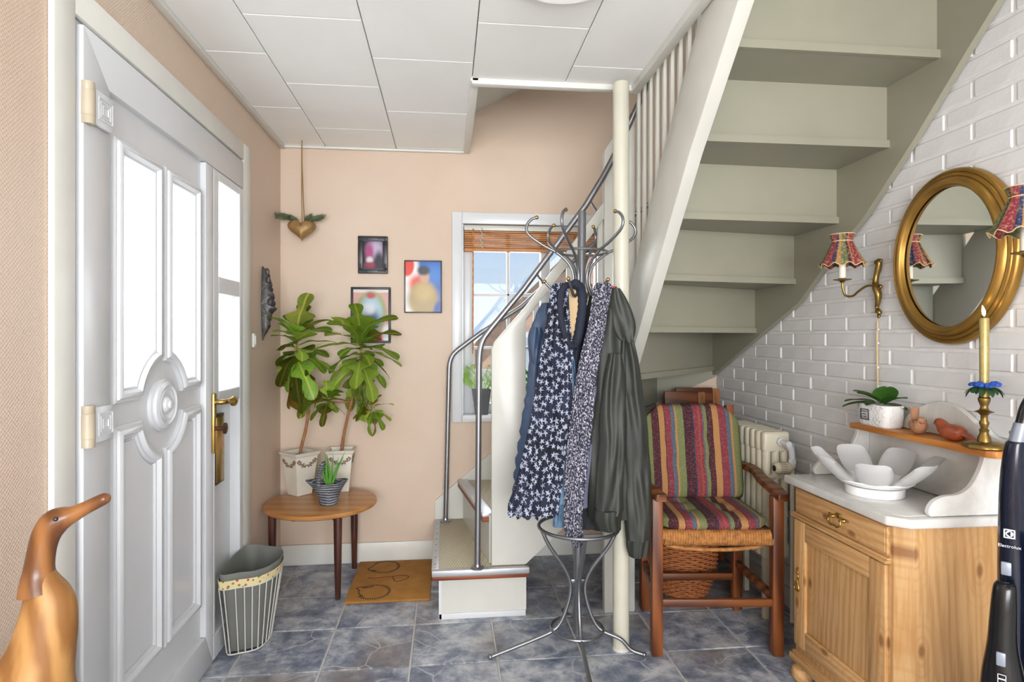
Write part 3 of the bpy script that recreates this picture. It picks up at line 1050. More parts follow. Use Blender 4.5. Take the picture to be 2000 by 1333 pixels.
rn = random.Random(5)
c1 = thing('croton_plant', 'tall croton in cream square planter nearest the door', 'plant', (-.768, 3.262, .431), 0, 'crotons on the side table')
planter(c1, .222, .043, .066, R(-43))
bm = B(); tube(bm, cr_pts([(.0, -.01, .18), (.012, -.015, .25), (.035, -.02, .34), (.05, -.03, .44), (.042, -.045, .53), (.012, -.055, .64), (.0, -.06, .73), (.0, -.06, .80)], 4), [.0095, .0085, .008, .0075, .007, .006, .005], 10); ob('trunk', bm, M['bark'], c1)
crown(c1, (.0, -.07, .74), 34, .235, rn, (60, -75), yaw0=-60, spread=.11)
c2 = thing('croton_plant', 'croton with side shoots in cream planter near the doormat', 'plant', (-.566, 3.318, .431), 0, 'crotons on the side table')
planter(c2, .222, .043, .064, R(4))
bm = B(); tube(bm, cr_pts([(0, 0, .18), (.012, -.01, .27), (.03, -.02, .36), (.06, -.03, .48), (.09, -.045, .60), (.108, -.05, .70), (.115, -.05, .78)], 4), [.010, .009, .008, .0075, .007, .006, .005], 10); ob('trunk', bm, M['bark'], c2)
crown(c2, (.112, -.075, .73), 34, .235, rn, (60, -75), yaw0=-100, spread=.11, mixw=(7, 5, 1, .3))
bm = B(); tube(bm, cr_pts([(.06, -.03, .48), (.0, -.05, .475), (-.05, -.08, .49)], 4), [.005, .004, .003], 8); tube(bm, cr_pts([(.07, -.035, .51), (.11, -.06, .47), (.17, -.08, .44)], 4), [.005, .004, .003], 8); ob('side_shoot', bm, M['bark'], c2)
crown(c2, (-.055, -.085, .49), 14, .125, rn, (70, -45), LEAF, yaw0=-80, mixw=(2, 6, 1, 0), spread=.02)
crown(c2, (.175, -.085, .44), 12, .115, rn, (60, -60), LEAF, yaw0=-70, mixw=(2, 6, 2, 1), spread=.02)

# ------------------------------------------------------------------ grey basket pot with aloe
t = NT('weathered_grey_stoneware')
s = t.sepxyz(t.obj())
band = t.math('SINE', t.math('MULTIPLY', t.math('ADD', s[2], t.math('MULTIPLY', t.noise(9), .03)), 520))
t.bump(band, .8, .004)
M['stone'] = t.done(t.mix(t.rng(t.math('ADD', t.math('MULTIPLY', band, .3), t.noise(22)), .3, .9), lin('4C525C'), lin('A5A9B0')), .6)
ap = thing('aloe_pot', 'grey basket shaped pot with arched handle holding an aloe', 'plant pot', (-.578, 3.035, .431))
def orings(levels, n=28):
    out = []
    for (rx, ry, z, ext, dip) in levels:
        r_ = []
        for i in range(n):
            a = 2 * math.pi * i / n
            e = 1 + ext * max(0, math.cos(a - math.pi)) ** 3 + ext * .35 * max(0, math.cos(a)) ** 3
            r_.append((rx * e * math.cos(a), ry * math.sin(a), z + dip * math.cos(2 * a) * .5))
        out.append(r_)
    return out
bm = B(); loft(bm, orings([(.040, .036, 0, 0, 0), (.044, .040, .008, 0, 0), (.047, .042, .03, 0, 0), (.057, .050, .062, .03, 0), (.072, .060, .092, .15, .004), (.084, .066, .110, .25, .012), (.087, .068, .115, .27, .013), (.083, .064, .117, .25, .013), (.07, .056, .098, .12, .004), (.06, .05, .085, .05, 0)]))
ob('pot', bm, M['stone'], ap, 50)
bm = B(); lathe(bm, [(0, .0955), (.066, .0945), (.066, .09)], 20, sy=.8); ob('soil', bm, M['soil'], ap)
bm = B(); tube(bm, cr_pts([(-.035, -.064, .105), (-.034, -.060, .15), (-.028, -.035, .19), (-.022, 0, .205), (-.022, .035, .19), (-.026, .058, .15), (-.03, .062, .108)], 5), .0095, 10); ob('handle', bm, M['stone'], ap)
M['aloe'] = plain('aloe_green', '5E9A3A', .4, var=.2, scale=20)
for i in range(15):
    a = i * 2.4; L = rn.uniform(.10, .185); lean = rn.uniform(.1, .45)
    d = Vector((math.cos(a) * lean, math.sin(a) * lean * .8, 1)).normalized()
    p0 = Vector((.005 + .012 * math.cos(a), .01 * math.sin(a), .09))
    bm = B(); tube(bm, [p0, p0 + d * L * .4, p0 + d * L * .75 + Vector((.004, 0, 0)), p0 + d * L + Vector((.01 * math.cos(a), 0, 0))], [.0055, .0045, .003, .0006], 7); ob('leaf', bm, M['aloe'], ap)

# ------------------------------------------------------------------ doormat
t = NT('coir_doormat')
v = t.noise(420, None, 2)
t.bump(v, .9, .006)
M['coir'] = t.done(t.mix(t.rng(t.math('ADD', t.math('MULTIPLY', v, .6), t.math('MULTIPLY', t.noise(12), .4)), .3, .7), lin('9C6526'), lin('D0974A')), .95)
mt = thing('doormat', 'coir doormat with two hedgehogs and a heart drawn on it', 'doormat', (-.279, 3.14, 0))
bm = B(); box(bm, -.199, .199, -.255, .255, .0005, .012, .003); ob('coir', bm, M['coir'], mt)
M['print'] = plain('dark_brown_print', '3B2A22', .95)
M['printred'] = plain('dark_red_print', '6E1F2B', .95)
def strokes(name, segs, mat, w=.0045):
    b = B()
    for (x0, y0, x1, y1) in segs:
        a = Vector((x0, y0)); c = Vector((x1, y1)); d = c - a
        nn_ = Vector((-d.y, d.x)).normalized() * w * .5
        box_pts = [a + nn_, a - nn_, c - nn_, c + nn_]
        prism(b, [tuple(p) for p in box_pts], 'Z', .0118, .0128)
    o_ = ob(name, b, mat, mt)
    o_['kind'] = 'stuff'
    o_['label'] = 'hedgehog and heart line drawing'
segs = []
for (cx, cy) in ((-.055, .165), (-.075, -.155)):
    for i in range(34):
        a = R(-150 + 285 * i / 33)
        x, y = cx + .068 * math.cos(a), cy + .072 * math.sin(a)
        segs.append((x, y, x + .016 * math.cos(a + .5), y + .018 * math.sin(a + .5)))
    face = [(cx - .045, cy + .055), (cx - .062, cy + .03), (cx - .07, cy + .0), (cx - .085, cy - .02), (cx - .07, cy - .045), (cx - .04, cy - .05)] if cy > 0 else [(cx - .045, cy - .05), (cx - .07, cy - .01), (cx - .075, cy + .03), (cx - .09, cy + .05), (cx - .065, cy + .065), (cx - .03, cy + .05), (cx - .01, cy + .07)]
    f = cr_pts(face, 4)
    segs += [(*f[i], *f[i + 1]) for i in range(len(f) - 1)]
strokes('hedgehog_print', segs, M['print'])
f = cr_pts([(0, .028), (.03, .038), (.07, .030), (.082, .012), (.062, -.02), (.03, -.038), (.012, -.025), (.0, .028)], 4)
hs = [(f[i][0] - .0, f[i][1] + 0, f[i + 1][0], f[i + 1][1]) for i in range(len(f) - 1)]
st2 = [(-.125, .02, -.09, .012), (-.09, .012, -.04, .024), (-.04, .024, 0, .028)]
strokes('heart_print', hs + st2, M['printred'])

# ------------------------------------------------------------------ wire waste bin with grey liner
M['liner'] = plain('grey_linen', '72736E', .85, var=.12, scale=6, bump=.3, bscale=400)
t = NT('floral_ribbon')
vo = t.node('ShaderNodeTexVoronoi'); vo.inputs['Scale'].default_value = 55
t.l.new(t.obj(), vo.inputs['Vector'])
M['ribbon'] = t.done(t.mix(t.rng(vo.outputs['Distance'], .22, .32), t.mix(t.rng(t.noise(60), .45, .55), lin('B8424E'), lin('7E8F3F')), lin('E2D3A2')), .8)
M['wire'] = plain('white_coated_wire', 'D8D5CC', .4, var=.03)
wb = thing('waste_bin', 'white wire waste bin lined with grey fabric and floral ribbon', 'bin', (-.783, 2.585, 0))
BP0 = [(-.078, -.10), (-.02, -.105), (.03, -.08), (.048, -.02), (.048, .04), (.03, .09), (-.02, .115), (-.078, .115)]
BP1 = [(-.092, -.155), (-.01, -.16), (.055, -.135), (.094, -.06), (.098, .03), (.07, .105), (.0, .145), (-.092, .145)]
def bin_ring(f, z, s=1.0, amp=0.0, ph=0.0):
    p = cr_pts([(a[0] + (b[0] - a[0]) * f, a[1] + (b[1] - a[1]) * f) for a, b in zip(BP0, BP1)], 5, True)
    out = []
    for i, (x, y) in enumerate(p):
        k = s + amp * math.sin(i * 1.3 + ph) + amp * .6 * math.sin(i * .5 + 2 * ph)
        out.append((x * k, y * k, z))
    return out
bm = B()
loft(bm, [bin_ring(0, .012, .9), bin_ring(.05, .016, .97, .015, 1), bin_ring(.3, .1, .96, .02, 2), bin_ring(.6, .19, .965, .02, 2.6), bin_ring(.85, .28, .97, .012, 3), bin_ring(1, .335, 1.0, .01, 4), bin_ring(1.0, .342, .985, .01, 4.4), bin_ring(.98, .335, .95, .012, 4), bin_ring(.5, .18, .85, .02, 2), bin_ring(.1, .04, .82)])
ob('liner', bm, M['liner'], wb, 60)
bm = B()
rr = [bin_ring(.90, .285, 1.015), bin_ring(.90, .285, 1.03), bin_ring(1, .318, 1.035), bin_ring(1, .318, 1.015)]
loft(bm, rr, False); ob('ribbon', bm, M['ribbon'], wb)
bm = B(); tube(bm, bin_ring(.88, .284, 1.02), .003, 6, True); ob('rim_wire', bm, M['wire'], wb)
bm = B(); tube(bm, bin_ring(0, .006, 1.02), .003, 6, True); ob('base_wire', bm, M['wire'], wb)
ra, rb = bin_ring(0, .006, 1.035), bin_ring(.88, .284, 1.03)
for i in range(0, 40, 2):
    if 33 < i < 39: continue
    bm = B(); tube(bm, [ra[i], tuple((a + b) / 2 for a, b in zip(ra[i], rb[i])), rb[i]], .0022, 6); ob('upright_wire', bm, M['wire'], wb)

# ------------------------------------------------------------------ carved wooden duck on a stand
M['duckbody'] = wood('honey_duck_wood', 'B98A50', '8A5C2C', 9, 'Z', .5, 4, (.3, .75), 5)
M['duckneck'] = wood('brown_duck_wood', '9A6638', '653C1E', 9, 'Z', .3, 5, (.3, .75), 4)
sd = thing('plinth_table', 'small wooden stand under the carved duck beside the door', 'stand', (-.755, 1.15, 0))
bm = B(); box(bm, -.135, .135, -.13, .13, .425, .45, .004); ob('top', bm, M['teak'], sd)
for sx in (-1, 1):
    for sy in (-1, 1):
        bm = B(); box(bm, sx * .11 - .014, sx * .11 + .014, sy * .105 - .014, sy * .105 + .014, 0, .4245, .003); ob('leg', bm, M['darkleg'], sd)
dk = thing('wooden_duck', 'carved honey coloured wooden duck with raised beak', 'ornament', (-.735, 1.15, .451))
bm = B()
path = cr_pts([(-.01, 0, .0, .060), (-.012, 0, .02, .078), (-.01, 0, .08, .086), (-.004, 0, .14, .080), (.0, 0, .19, .069), (.018, 0, .235, .0545), (.028, 0, .28, .0485), (.034, 0, .325, .0415), (.031, 0, .352, .0345), (.022, 0, .374, .0265), (.018, 0, .386, .022)], 4)
rings = [[(x + r_ * math.cos(2 * math.pi * k / 28) * (1 + .35 * max(0, -math.cos(2 * math.pi * k / 28)) ** 4 * max(0, 1 - abs(z - .16) / .12)), y + r_ * .86 * math.sin(2 * math.pi * k / 28), z) for k in range(28)] for (x, y, z, r_) in path]
loft(bm, rings); ob('body', bm, M['duckbody'], dk, 60)
bm = B()
hp = cr_pts([(.020, 0, .350, .0345), (.017, 0, .368, .0292), (.017, 0, .390, .0232), (.022, 0, .425, .0215), (.030, 0, .452, .0225), (.042, 0, .470, .0235), (.056, 0, .478, .0205), (.072, 0, .484, .0150), (.092, 0, .494, .0120), (.112, 0, .504, .0112), (.128, 0, .512, .0098), (.134, 0, .515, .004)], 4)
tube(bm, [p[:3] for p in hp], [p[3] for p in hp], 20)
nk = ob('head_and_neck', bm, M['duckneck'], dk, 60)
for s_ in (-1, 1):
    bm = B(); ball(bm, (.056, s_ * .0195, .482), .0042, 8); ob('eye', bm, M['black'], nk)

# ------------------------------------------------------------------ hanging heart planter
M['goldheart'] = plain('bronze_gold_pot', '9E7C4C', .5, .3, var=.3, scale=18, bump=.4, bscale=30, bdist=.004)
M['rope'] = plain('jute_rope', '9A7A4E', .9, var=.2, scale=200)
M['pine'] = plain('dull_green_fir', '5F6B4A', .7, var=.3, scale=40)
hh = thing('hanging_planter', 'bronze heart shaped planter hanging on a rope from the ceiling', 'planter', (-.770, 3.315, 1.766))
def heart(sc, dz=0):
    pts = []
    for i in range(28):
        a = 2 * math.pi * i / 28
        x = 16 * math.sin(a) ** 3
        z = 13 * math.cos(a) - 5 * math.cos(2 * a) - 2 * math.cos(3 * a) - math.cos(4 * a)
        pts.append((x / 32 * .148 * sc, (z + 17) / 29 * .112 + dz))
    return pts
bm = B()
rings = []
for (y, s_) in ((-.040, .30), (-.036, .62), (-.026, .86), (-.010, .98), (.010, .98), (.026, .86), (.036, .62), (.040, .30)):
    hpnt = heart(1)
    rings.append([(x * s_, y, .062 + (z - .062) * s_ - .0) for x, z in hpnt])
loft(bm, rings); ob('heart_pot', bm, M['goldheart'], hh, 50)
for s_ in (-1, 1):
    bm = B(); tube(bm, [(.008, s_ * .026, .095), (.004, s_ * .02, .2), (.0, s_ * .004, .42), (0, s_ * .002, .536)], .0028, 6); ob('rope', bm, M['rope'], hh)
for i in range(9):
    a = [172, 185, 205, 150, 20, -8, 40, 235, 300][i]; L = [.115, .125, .10, .10, .09, .10, .075, .06, .06][i]
    d = Vector((math.cos(R(a)) * .9, math.sin(R(a)) * .35, .30 + .1 * (i % 3))).normalized()
    p0 = Vector((.03 * math.cos(R(a)), 0, .108))
    p = [p0 + d * L * f - Vector((0, 0, .02 * f * f)) for f in (0, .3, .6, .85, 1)]
    bm = B(); tube(bm, p, [.004, .008, .009, .007, .002], 7)
    for q in range(170):
        f = rn.uniform(.1, .98); c_ = p0 + d * L * f - Vector((0, 0, .02 * f * f)); w = Vector((rn.uniform(-1, 1), rn.uniform(-1, 1), rn.uniform(-1, 1))).normalized() * .020 + d * .010
        e = w.cross(d).normalized() * .0017
        vs_ = [bm.verts.new(c_ + e), bm.verts.new(c_ - e), bm.verts.new(c_ + w)]
        bm.faces.new(vs_)
    ob('fir_sprig', bm, M['pine'], hh)

# ------------------------------------------------------------------ carved mask and switch on the left wall
M['ebony'] = plain('black_carved_wood', '3A3636', .38, var=.3, scale=25, bump=.7, bscale=35, bdist=.006)
mk = thing('wall_mask', 'dark carved wooden face hanging on the wall beside the door', 'mask', (XL + .001, 3.09, 1.236))
lv = cr_pts([(.000, .004, .004, .0), (.025, .012, .010, .0), (.065, .033, .022, .0), (.105, .038, .027, .0), (.128, .044, .030, 0), (.150, .050, .034, 0), (.163, .061, .036, .0), (.174, .066, .037, 0), (.182, .056, .038, 0), (.205, .056, .038, 0), (.24, .052, .036, 0), (.275, .045, .032, 0), (.31, .038, .028, 0), (.345, .034, .02, 0), (.37, .018, .012, 0), (.392, .004, .003, 0)], 3)
bm = B()
rings = []
for (z, d, w, _) in lv:
    r_ = []
    for k in range(16):
        a = math.pi * k / 15
        q = math.sin(a)
        r_.append((d * q ** .75 * (1 + .14 * math.sin(z * 160 + k)), -w * .6 * math.cos(a), z * .936))
    rings.append(r_)
loft(bm, rings); ob('face', bm, M['ebony'], mk, 50)
for (x, y, z, a) in ((.03, -.012, .30, .02), (.032, .012, .275, .02), (.040, -.018, .19, .012), (.040, .018, .19, .012), (.022, 0, .34, .016)):
    bm = B(); ball(bm, (x, y, z), .012, 8, 1.1, .7, 1.6); ob('carved_detail', bm, M['ebony'], mk)
sw = thing('wall_switch', 'small white switch box on the wall beside the door casing', 'switch', (XL + .0005, 2.945, 1.205))
bm = B(); box(bm, 0, .012, -.02, .02, 0, .066, .003); ob('box', bm, M['offwhite'], sw)
bm = B(); box(bm, .012, .016, -.012, .012, .012, .054, .002); ob('rocker', bm, M['offwhite'], sw)

# ------------------------------------------------------------------ framed pictures
def picture_mat(name, base, blobs):
    t = NT(name)
    s = t.sepxyz(t.obj())
    col = base if not isinstance(base, str) else lin(base)
    for (cx, cz, rx, rz, c, soft) in blobs:
        dx = t.math('DIVIDE', t.math('SUBTRACT', s[0], cx), rx)
        dz = t.math('DIVIDE', t.math('SUBTRACT', s[2], cz), rz)
        d = t.math('SQRT', t.math('ADD', t.math('MULTIPLY', dx, dx), t.math('MULTIPLY', dz, dz)))
        col = t.mix(t.rng(d, 1 - soft, 1 + soft, 1, 0, True), col, lin(c))
    t.b.inputs['Specular IOR Level'].default_value = .1
    return t.done(col, .6)
tg = NT('picture_glass')
_tr = tg.node('ShaderNodeBsdfTransparent'); _gl = tg.node('ShaderNodeBsdfGlossy'); _gl.inputs['Roughness'].default_value = .25; _mx = tg.node('ShaderNodeMixShader'); _mx.inputs[0].default_value = .012
tg.l.new(_tr.outputs[0], _mx.inputs[1]); tg.l.new(_gl.outputs[0], _mx.inputs[2]); tg.l.new(_mx.outputs[0], tg.n['Material Output'].inputs[0])
M['pglass'] = tg.m
M['frameblack'] = plain('black_satin_frame', '26262A', .35, var=.1)
def frame(label, x0, x1, z0, z1, wd, dep, mat_pic, ornate=False, mount=None):
    t_ = thing('picture_frame', label, 'picture', ((x0 + x1) / 2, YB - .001, z0), 0, 'pictures on the back wall')
    w, h = (x1 - x0) / 2, z1 - z0
    for (a, b_, c, d) in ((-w, w, 0, wd), (-w, w, h - wd, h), (-w, -w + wd, wd, h - wd), (w - wd, w, wd, h - wd)):
        bm = B(); box(bm, a, b_, -dep, -.001, c, d, min(.004, wd * .3)); ob('frame_bar', bm, M['frameblack'], t_)
    bm = B(); box(bm, -w + wd * .9, w - wd * .9, -dep * .45, -.001, wd * .9, h - wd * .9); pc = ob('print', bm, mat_pic, t_)
    if ornate:
        for sx in (-1, 1):
            for (zz, sz) in ((wd * .5, 1), (h - wd * .5, -1)):
                bm = B()
                for i in range(6):
                    ball(bm, (sx * (w - wd * .5 - i * .0075), -dep, zz), .006, 8, .5, .35, 1.1)
                    ball(bm, (sx * (w - wd * .5), -dep, zz + sz * i * .0075), .006, 8, 1.1, .35, .5)
                ob('corner_ornament', bm, M['frameblack'], t_)
        for (a, b_, c, d) in ((-w + wd * .82, w - wd * .82, wd * .82, wd), (-w + wd * .82, w - wd * .82, h - wd, h - wd * .82)):
            bm = B(); box(bm, a, b_, -dep - .002, -dep + .002, c, d); ob('inner_bead', bm, M['frameblack'], t_)
    bm = B(); box(bm, -w + wd * .95, w - wd * .95, -dep * .6, -dep * .55, wd * .95, h - wd * .95); ob('pane', bm, M['pglass'], t_)
    return t_
frame('small black ornate picture frame with dark purple blurred photo', -.490, -.327, 1.606, 1.814, .028, .02,
      picture_mat('dark_purple_photo', '2A2433', [(0.015, .14, .04, .05, 'B9A9C6', .7), (-.02, .12, .022, .045, 'A8447E', .6), (-.018, .075, .018, .018, 'D4CFD2', .6), (-.015, .048, .03, .016, '9E3352', .6), (.03, .07, .02, .05, '2A2433', .6)]), True)
frame('black framed photo of a mirror-like wreath behind the croton', -.529, -.311, 1.220, 1.531, .013, .018,
      picture_mat('wreath_photo', 'C99B92', [(0, .30, .2, .02, 'D8D2CE', .2), (0, .17, .082, .115, '8F9A55', .15), (0, .165, .06, .095, 'A9C3D6', .35), (.005, .13, .04, .05, '3E5A86', .7), (-.01, .19, .03, .03, 'D6DAE0', .6), (0, .265, .025, .018, 'B04A48', .5), (.055, .02, .05, .04, 'C2322F', .15), (.09, .05, .03, .05, 'D9DADC', .3), (-.06, .02, .05, .05, '6A6C55', .5)]))
frame('thin black framed portrait in khaki before a blue and red background', -.237, -.029, 1.389, 1.683, .006, .015,
      picture_mat('khaki_portrait', '2E62B4', [(-.075, .13, .055, .30, 'E4E2E0', .25), (-.09, .265, .04, .06, 'DE3B2C', .15), (-.03, .16, .045, .05, 'D9402F', .5), (.06, .22, .05, .05, '3C7DCB', .8), (.0, .075, .085, .10, 'A8905C', .25), (.005, .12, .05, .05, 'BCA268', .6), (.008, .20, .026, .036, 'C99A80', .4), (.003, .238, .034, .026, '2C3238', .4), (.09, .015, .03, .05, '24479A', .4)]))

# ================================================================== coat rack and clothes
RX, RY = .519, 2.36
rk = thing('coat_rack', 'grey metal coat rack with curled hooks before the stairs', 'coat rack', (RX - .004, RY, .0035))
rk.rotation_euler = (0, R(.7), 0)
bm = B(); lathe(bm, [(.0, .07), (.0155, .07), (.0165, .08), (.0165, 1.745), (.014, 1.752), (0, 1.754)], 20); ob('pole', bm, M['rack'], rk)
def circ(r, z, n=48): return [(r * math.cos(2 * math.pi * i / n), r * math.sin(2 * math.pi * i / n), z) for i in range(n)]
bm = B(); tube(bm, circ(.158, .493), .007, 8, True); ob('umbrella_ring', bm, M['rack'], rk)
bm = B(); tube(bm, circ(.104, .088), .006, 8, True); ob('lower_ring', bm, M['rack'], rk)
bm = B(); tube(bm, circ(.103, 1.588), .005, 8, True); ob('hook_ring', bm, M['rack'], rk)
bm = B(); box(bm, -.008, .008, -.03, .03, .27, .285, .003); box(bm, -.03, .03, -.008, .008, .27, .285, .003); ob('collar', bm, M['rack'], rk)
for a, rf in ((187, .352), (-17, .262), (267, .36), (88, .33)):
    prof = cr_pts([(.152, .488), (.118, .42), (.058, .335), (.031, .27), (.034, .21), (.062, .13), (.098, .088), (.17, .062), (rf - .05, .024), (rf, .010)], 5)
    bm = B(); tube(bm, [(r * math.cos(R(a)), r * math.sin(R(a)), z) for r, z in prof], .0078, 10)
    lg = ob('leg', bm, M['rack'], rk, 60)
    bm = B(); ball(bm, (rf * math.cos(R(a)), rf * math.sin(R(a)), .0105), .0105, 10); ob('foot_cap', bm, M['rack'], lg)
hookA = (178, 238, 300, 2, 62, 118)
for a in hookA:
    prof = cr_pts([(.182, 1.722), (.205, 1.712), (.222, 1.685), (.212, 1.652), (.155, 1.612), (.102, 1.585), (.055, 1.545), (.033, 1.498), (.036, 1.452), (.055, 1.415), (.082, 1.408), (.112, 1.432), (.148, 1.468)], 5)
    bm = B(); tube(bm, [(r * math.cos(R(a)), r * math.sin(R(a)), z) for r, z in prof], .0058, 9)
    hk = ob('hook', bm, M['rack'], rk, 60)
    for r, z in (prof[0], prof[-1]):
        bm = B(); ball(bm, (r * math.cos(R(a)), r * math.sin(R(a)), z), .0082, 10); ob('knob', bm, M['brass'], hk)

def fabric(name, c, var=.15, rough=.85, scale=8, **kw): return plain(name, c, rough, var=var, scale=scale, bump=.2, bscale=500, **kw)
M['puffer'] = fabric('blue_puffer_nylon', '3A4C68', rough=.5)
M['navy'] = fabric('navy_knit', '232838', .2)
M['beige'] = fabric('beige_lining', 'C9AE86', .08)
M['olive'] = plain('dark_olive_jacket_cloth', '2F322D', .55, var=.18, scale=6)
M['blackcoat'] = fabric('black_coat_cloth', '26272A', .2)
M['lav'] = fabric('grey_lavender_scarf', '6C6D86', .2)
t = NT('washed_denim')
t.bump(t.noise(300), .3, .001)
M['denim'] = t.done(t.mix(t.rng(t.noise(18, None, 4), .3, .7), lin('3F5F86'), lin('8AA9C4')), .85)

def star_mat():
    t = NT('navy_star_print')
    v0 = t.node('ShaderNodeVectorMath', operation='ADD')
    nn_ = t.node('ShaderNodeTexNoise'); nn_.inputs['Scale'].default_value = 24
    t.l.new(t.obj(), nn_.inputs['Vector'])
    sc_ = t.node('ShaderNodeVectorMath', operation='SCALE'); sc_.inputs['Scale'].default_value = .9
    t.l.new(nn_.outputs[1], sc_.inputs[0])
    t.l.new(t.obj(scale=(50, 1, 36)), v0.inputs[0]); t.l.new(sc_.outputs[0], v0.inputs[1])
    v = v0.outputs[0]
    sx = t.sepxyz(v)
    cb = t.node('ShaderNodeCombineXYZ')
    t.l.new(sx[0], cb.inputs[0]); t.l.new(sx[2], cb.inputs[1])
    vo = t.node('ShaderNodeTexVoronoi', voronoi_dimensions='2D')
    vo.inputs['Scale'].default_value = 1.0
    vo.inputs['Randomness'].default_value = .75
    t.l.new(cb.outputs[0], vo.inputs['Vector'])
    d = t.node('ShaderNodeVectorMath', operation='SUBTRACT')
    t.l.new(cb.outputs[0], d.inputs[0]); t.l.new(vo.outputs['Position'], d.inputs[1])
    s = t.sepxyz(d.outputs[0])
    th = t.math('ADD', t.math('ARCTAN2', s[1], s[0]), t.math('MULTIPLY', t.sepxyz(vo.outputs['Position'])[0], 2.0))
    m = t.math('FRACT', t.math('ADD', t.math('MULTIPLY', th, 5 / (2 * math.pi)), 20.0))
    a = t.math('MULTIPLY', t.math('ABSOLUTE', t.math('SUBTRACT', m, .5)), 2.0)
    lim = t.math('ADD', t.math('MULTIPLY', t.math('POWER', a, 1.4), .34), .13)
    star = t.math('LESS_THAN', vo.outputs['Distance'], lim)
    return t.done(t.mix(star, t.mix(t.rng(t.noise(9), .3, .7), lin('151826'), lin('252940')), lin('AEB5C8')), .85)
M['star'] = star_mat()
t = NT('white_fleck_scarf')
nz_ = t.noise(230, t.obj(scale=(1, 1, .6)), 2)
M['fleck'] = t.done(t.mix(t.rng(nz_, .52, .58), lin('2A2B3E'), lin('B7B5C0')), .9)

PXM = 2.375 / 1176                           # metres per photo pixel near the rack
def wx(px): return RX + (px - 1128) * PXM
def wz(py): return 1.25 - (py - 660) * PXM
def garment(levels, n=56, folds=9, amp=.10, seed=0, cap=True, puff=None, sub=5, hem=0.0):
    """closed cloth body: levels of (z, x left, x right, y centre, half depth)"""
    L = cr_pts(levels, sub)
    rn_ = random.Random(seed)
    ph = rn_.uniform(0, 6)
    rings = []
    for (z, xl, xr, yc, d) in L:
        cx, w = (xl + xr) / 2, (xr - xl) / 2
        k = 1.0
        if puff: k = 1 + puff[1] * abs(math.sin(z * puff[0]))
        r_ = []
        for i in range(n):
            a = 2 * math.pi * i / n
            f = 1 + amp * math.sin(folds * a + ph + 3 * math.sin(z * 4 + seed)) + amp * .5 * math.sin(folds * 1.7 * a + 2 * ph + z * 6)
            wob_ = .02 * noise.noise(Vector((math.cos(a) * 2, z * 6, seed)))
            x = cx + w * k * math.cos(a) * (1 + .25 * (f - 1))
            y = yc + d * k * f * math.sin(a) + wob_
            r_.append((x, y, z + hem * math.sin(folds * a + ph) * (1 if z < .75 else 0)))
        rings.append(r_)
    b = B(); loft(b, rings, cap)
    return b
def lv(rows, yc, d, dy=0.0):
    """rows of photo outline (y, left, right)"""
    out = []
    for i, (py, a, b) in enumerate(rows):
        f = i / (len(rows) - 1)
        dd = d if not isinstance(d, tuple) else d[0] + (d[1] - d[0]) * f
        out.append((wz(py), wx(a), wx(b), yc + dy * f, dd))
    return out

def cloth(name, label, cat, z0=.5):
    return thing(name, label, cat, (RX, RY, z0), 0)
def wpart(name, bm, mat, par, angle=70): return wob(name, bm, mat, par, angle)

g = cloth('puffer_jacket', 'blue quilted puffer jacket hanging behind the star scarf', 'jacket')
wpart('body', garment(lv([(590, 1062, 1090), (625, 1046, 1100), (660, 1040, 1108), (760, 1032, 1118), (860, 1018, 1125), (940, 1008, 1128), (1000, 1006, 1126)], 2.425, (.025, .05)), folds=4, amp=.05, seed=1, puff=(52, .10), sub=8), M['puffer'], g)
wpart('hood', garment(lv([(640, 1036, 1062), (655, 1031, 1068), (675, 1031, 1066), (695, 1034, 1060), (712, 1040, 1052)], 2.40, (.03, .03)), folds=3, amp=.1, seed=2), M['puffer'], g)
g = cloth('star_scarf', 'long navy scarf printed with white stars on the rack', 'scarf')
wpart('cloth', garment(lv([(556, 1078, 1092), (566, 1070, 1101), (620, 1062, 1104), (700, 1050, 1110), (800, 1034, 1112), (880, 1018, 1096), (940, 1003, 1088), (975, 990, 1082), (996, 988, 1080)], 2.295, (.02, .05)), n=120, folds=15, amp=.22, seed=3, hem=.006), M['star'], g)
g = cloth('knit_hoodie', 'navy ribbed knit hoodie with beige lining on the rack', 'sweater')
col_c = cr_pts([(1107, 558), (1090, 566), (1084, 590), (1086, 625), (1094, 655), (1102, 672), (1112, 676), (1122, 660), (1128, 630), (1132, 600), (1130, 570), (1120, 558)], 6, True)
bm = B(); tube(bm, [(wx(a), 2.275 + .05 * (a - 1084) / 48 - .01, wz(b)) for a, b in col_c], [.013 + .0018 * math.sin(i * 2.6) + (.006 if col_c[i][0] > 1112 else 0) for i in range(len(col_c))], 12, True); wpart('ribbed_collar', bm, M['navy'], g)
bm = B(); prism(bm, [(wx(a), wz(b)) for a, b in col_c[::-1]], 'Y', 2.314, 2.322); wpart('lining', bm, M['beige'], g)
wpart('body', garment(lv([(560, 1108, 1140), (600, 1104, 1144), (680, 1088, 1144), (780, 1080, 1140), (880, 1078, 1132), (960, 1078, 1128)], 2.365, (.04, .045)), folds=6, amp=.1, seed=4), M['navy'], g)
g = cloth('denim_jacket', 'faded denim jacket hem showing between the scarves', 'jacket')
wpart('body', garment(lv([(700, 1098, 1116), (820, 1085, 1124), (900, 1070, 1124), (960, 1064, 1122), (978, 1066, 1120)], 2.31, (.015, .03)), folds=5, amp=.1, seed=6), M['denim'], g)
wpart('cuff', garment(lv([(960, 1080, 1104), (1000, 1078, 1104), (1030, 1077, 1102)], 2.35, (.018, .018)), folds=4, amp=.06, seed=7), M['denim'], g)
g = cloth('fleck_scarf', 'navy scarf with white flecks hanging beside the dark jacket', 'scarf')
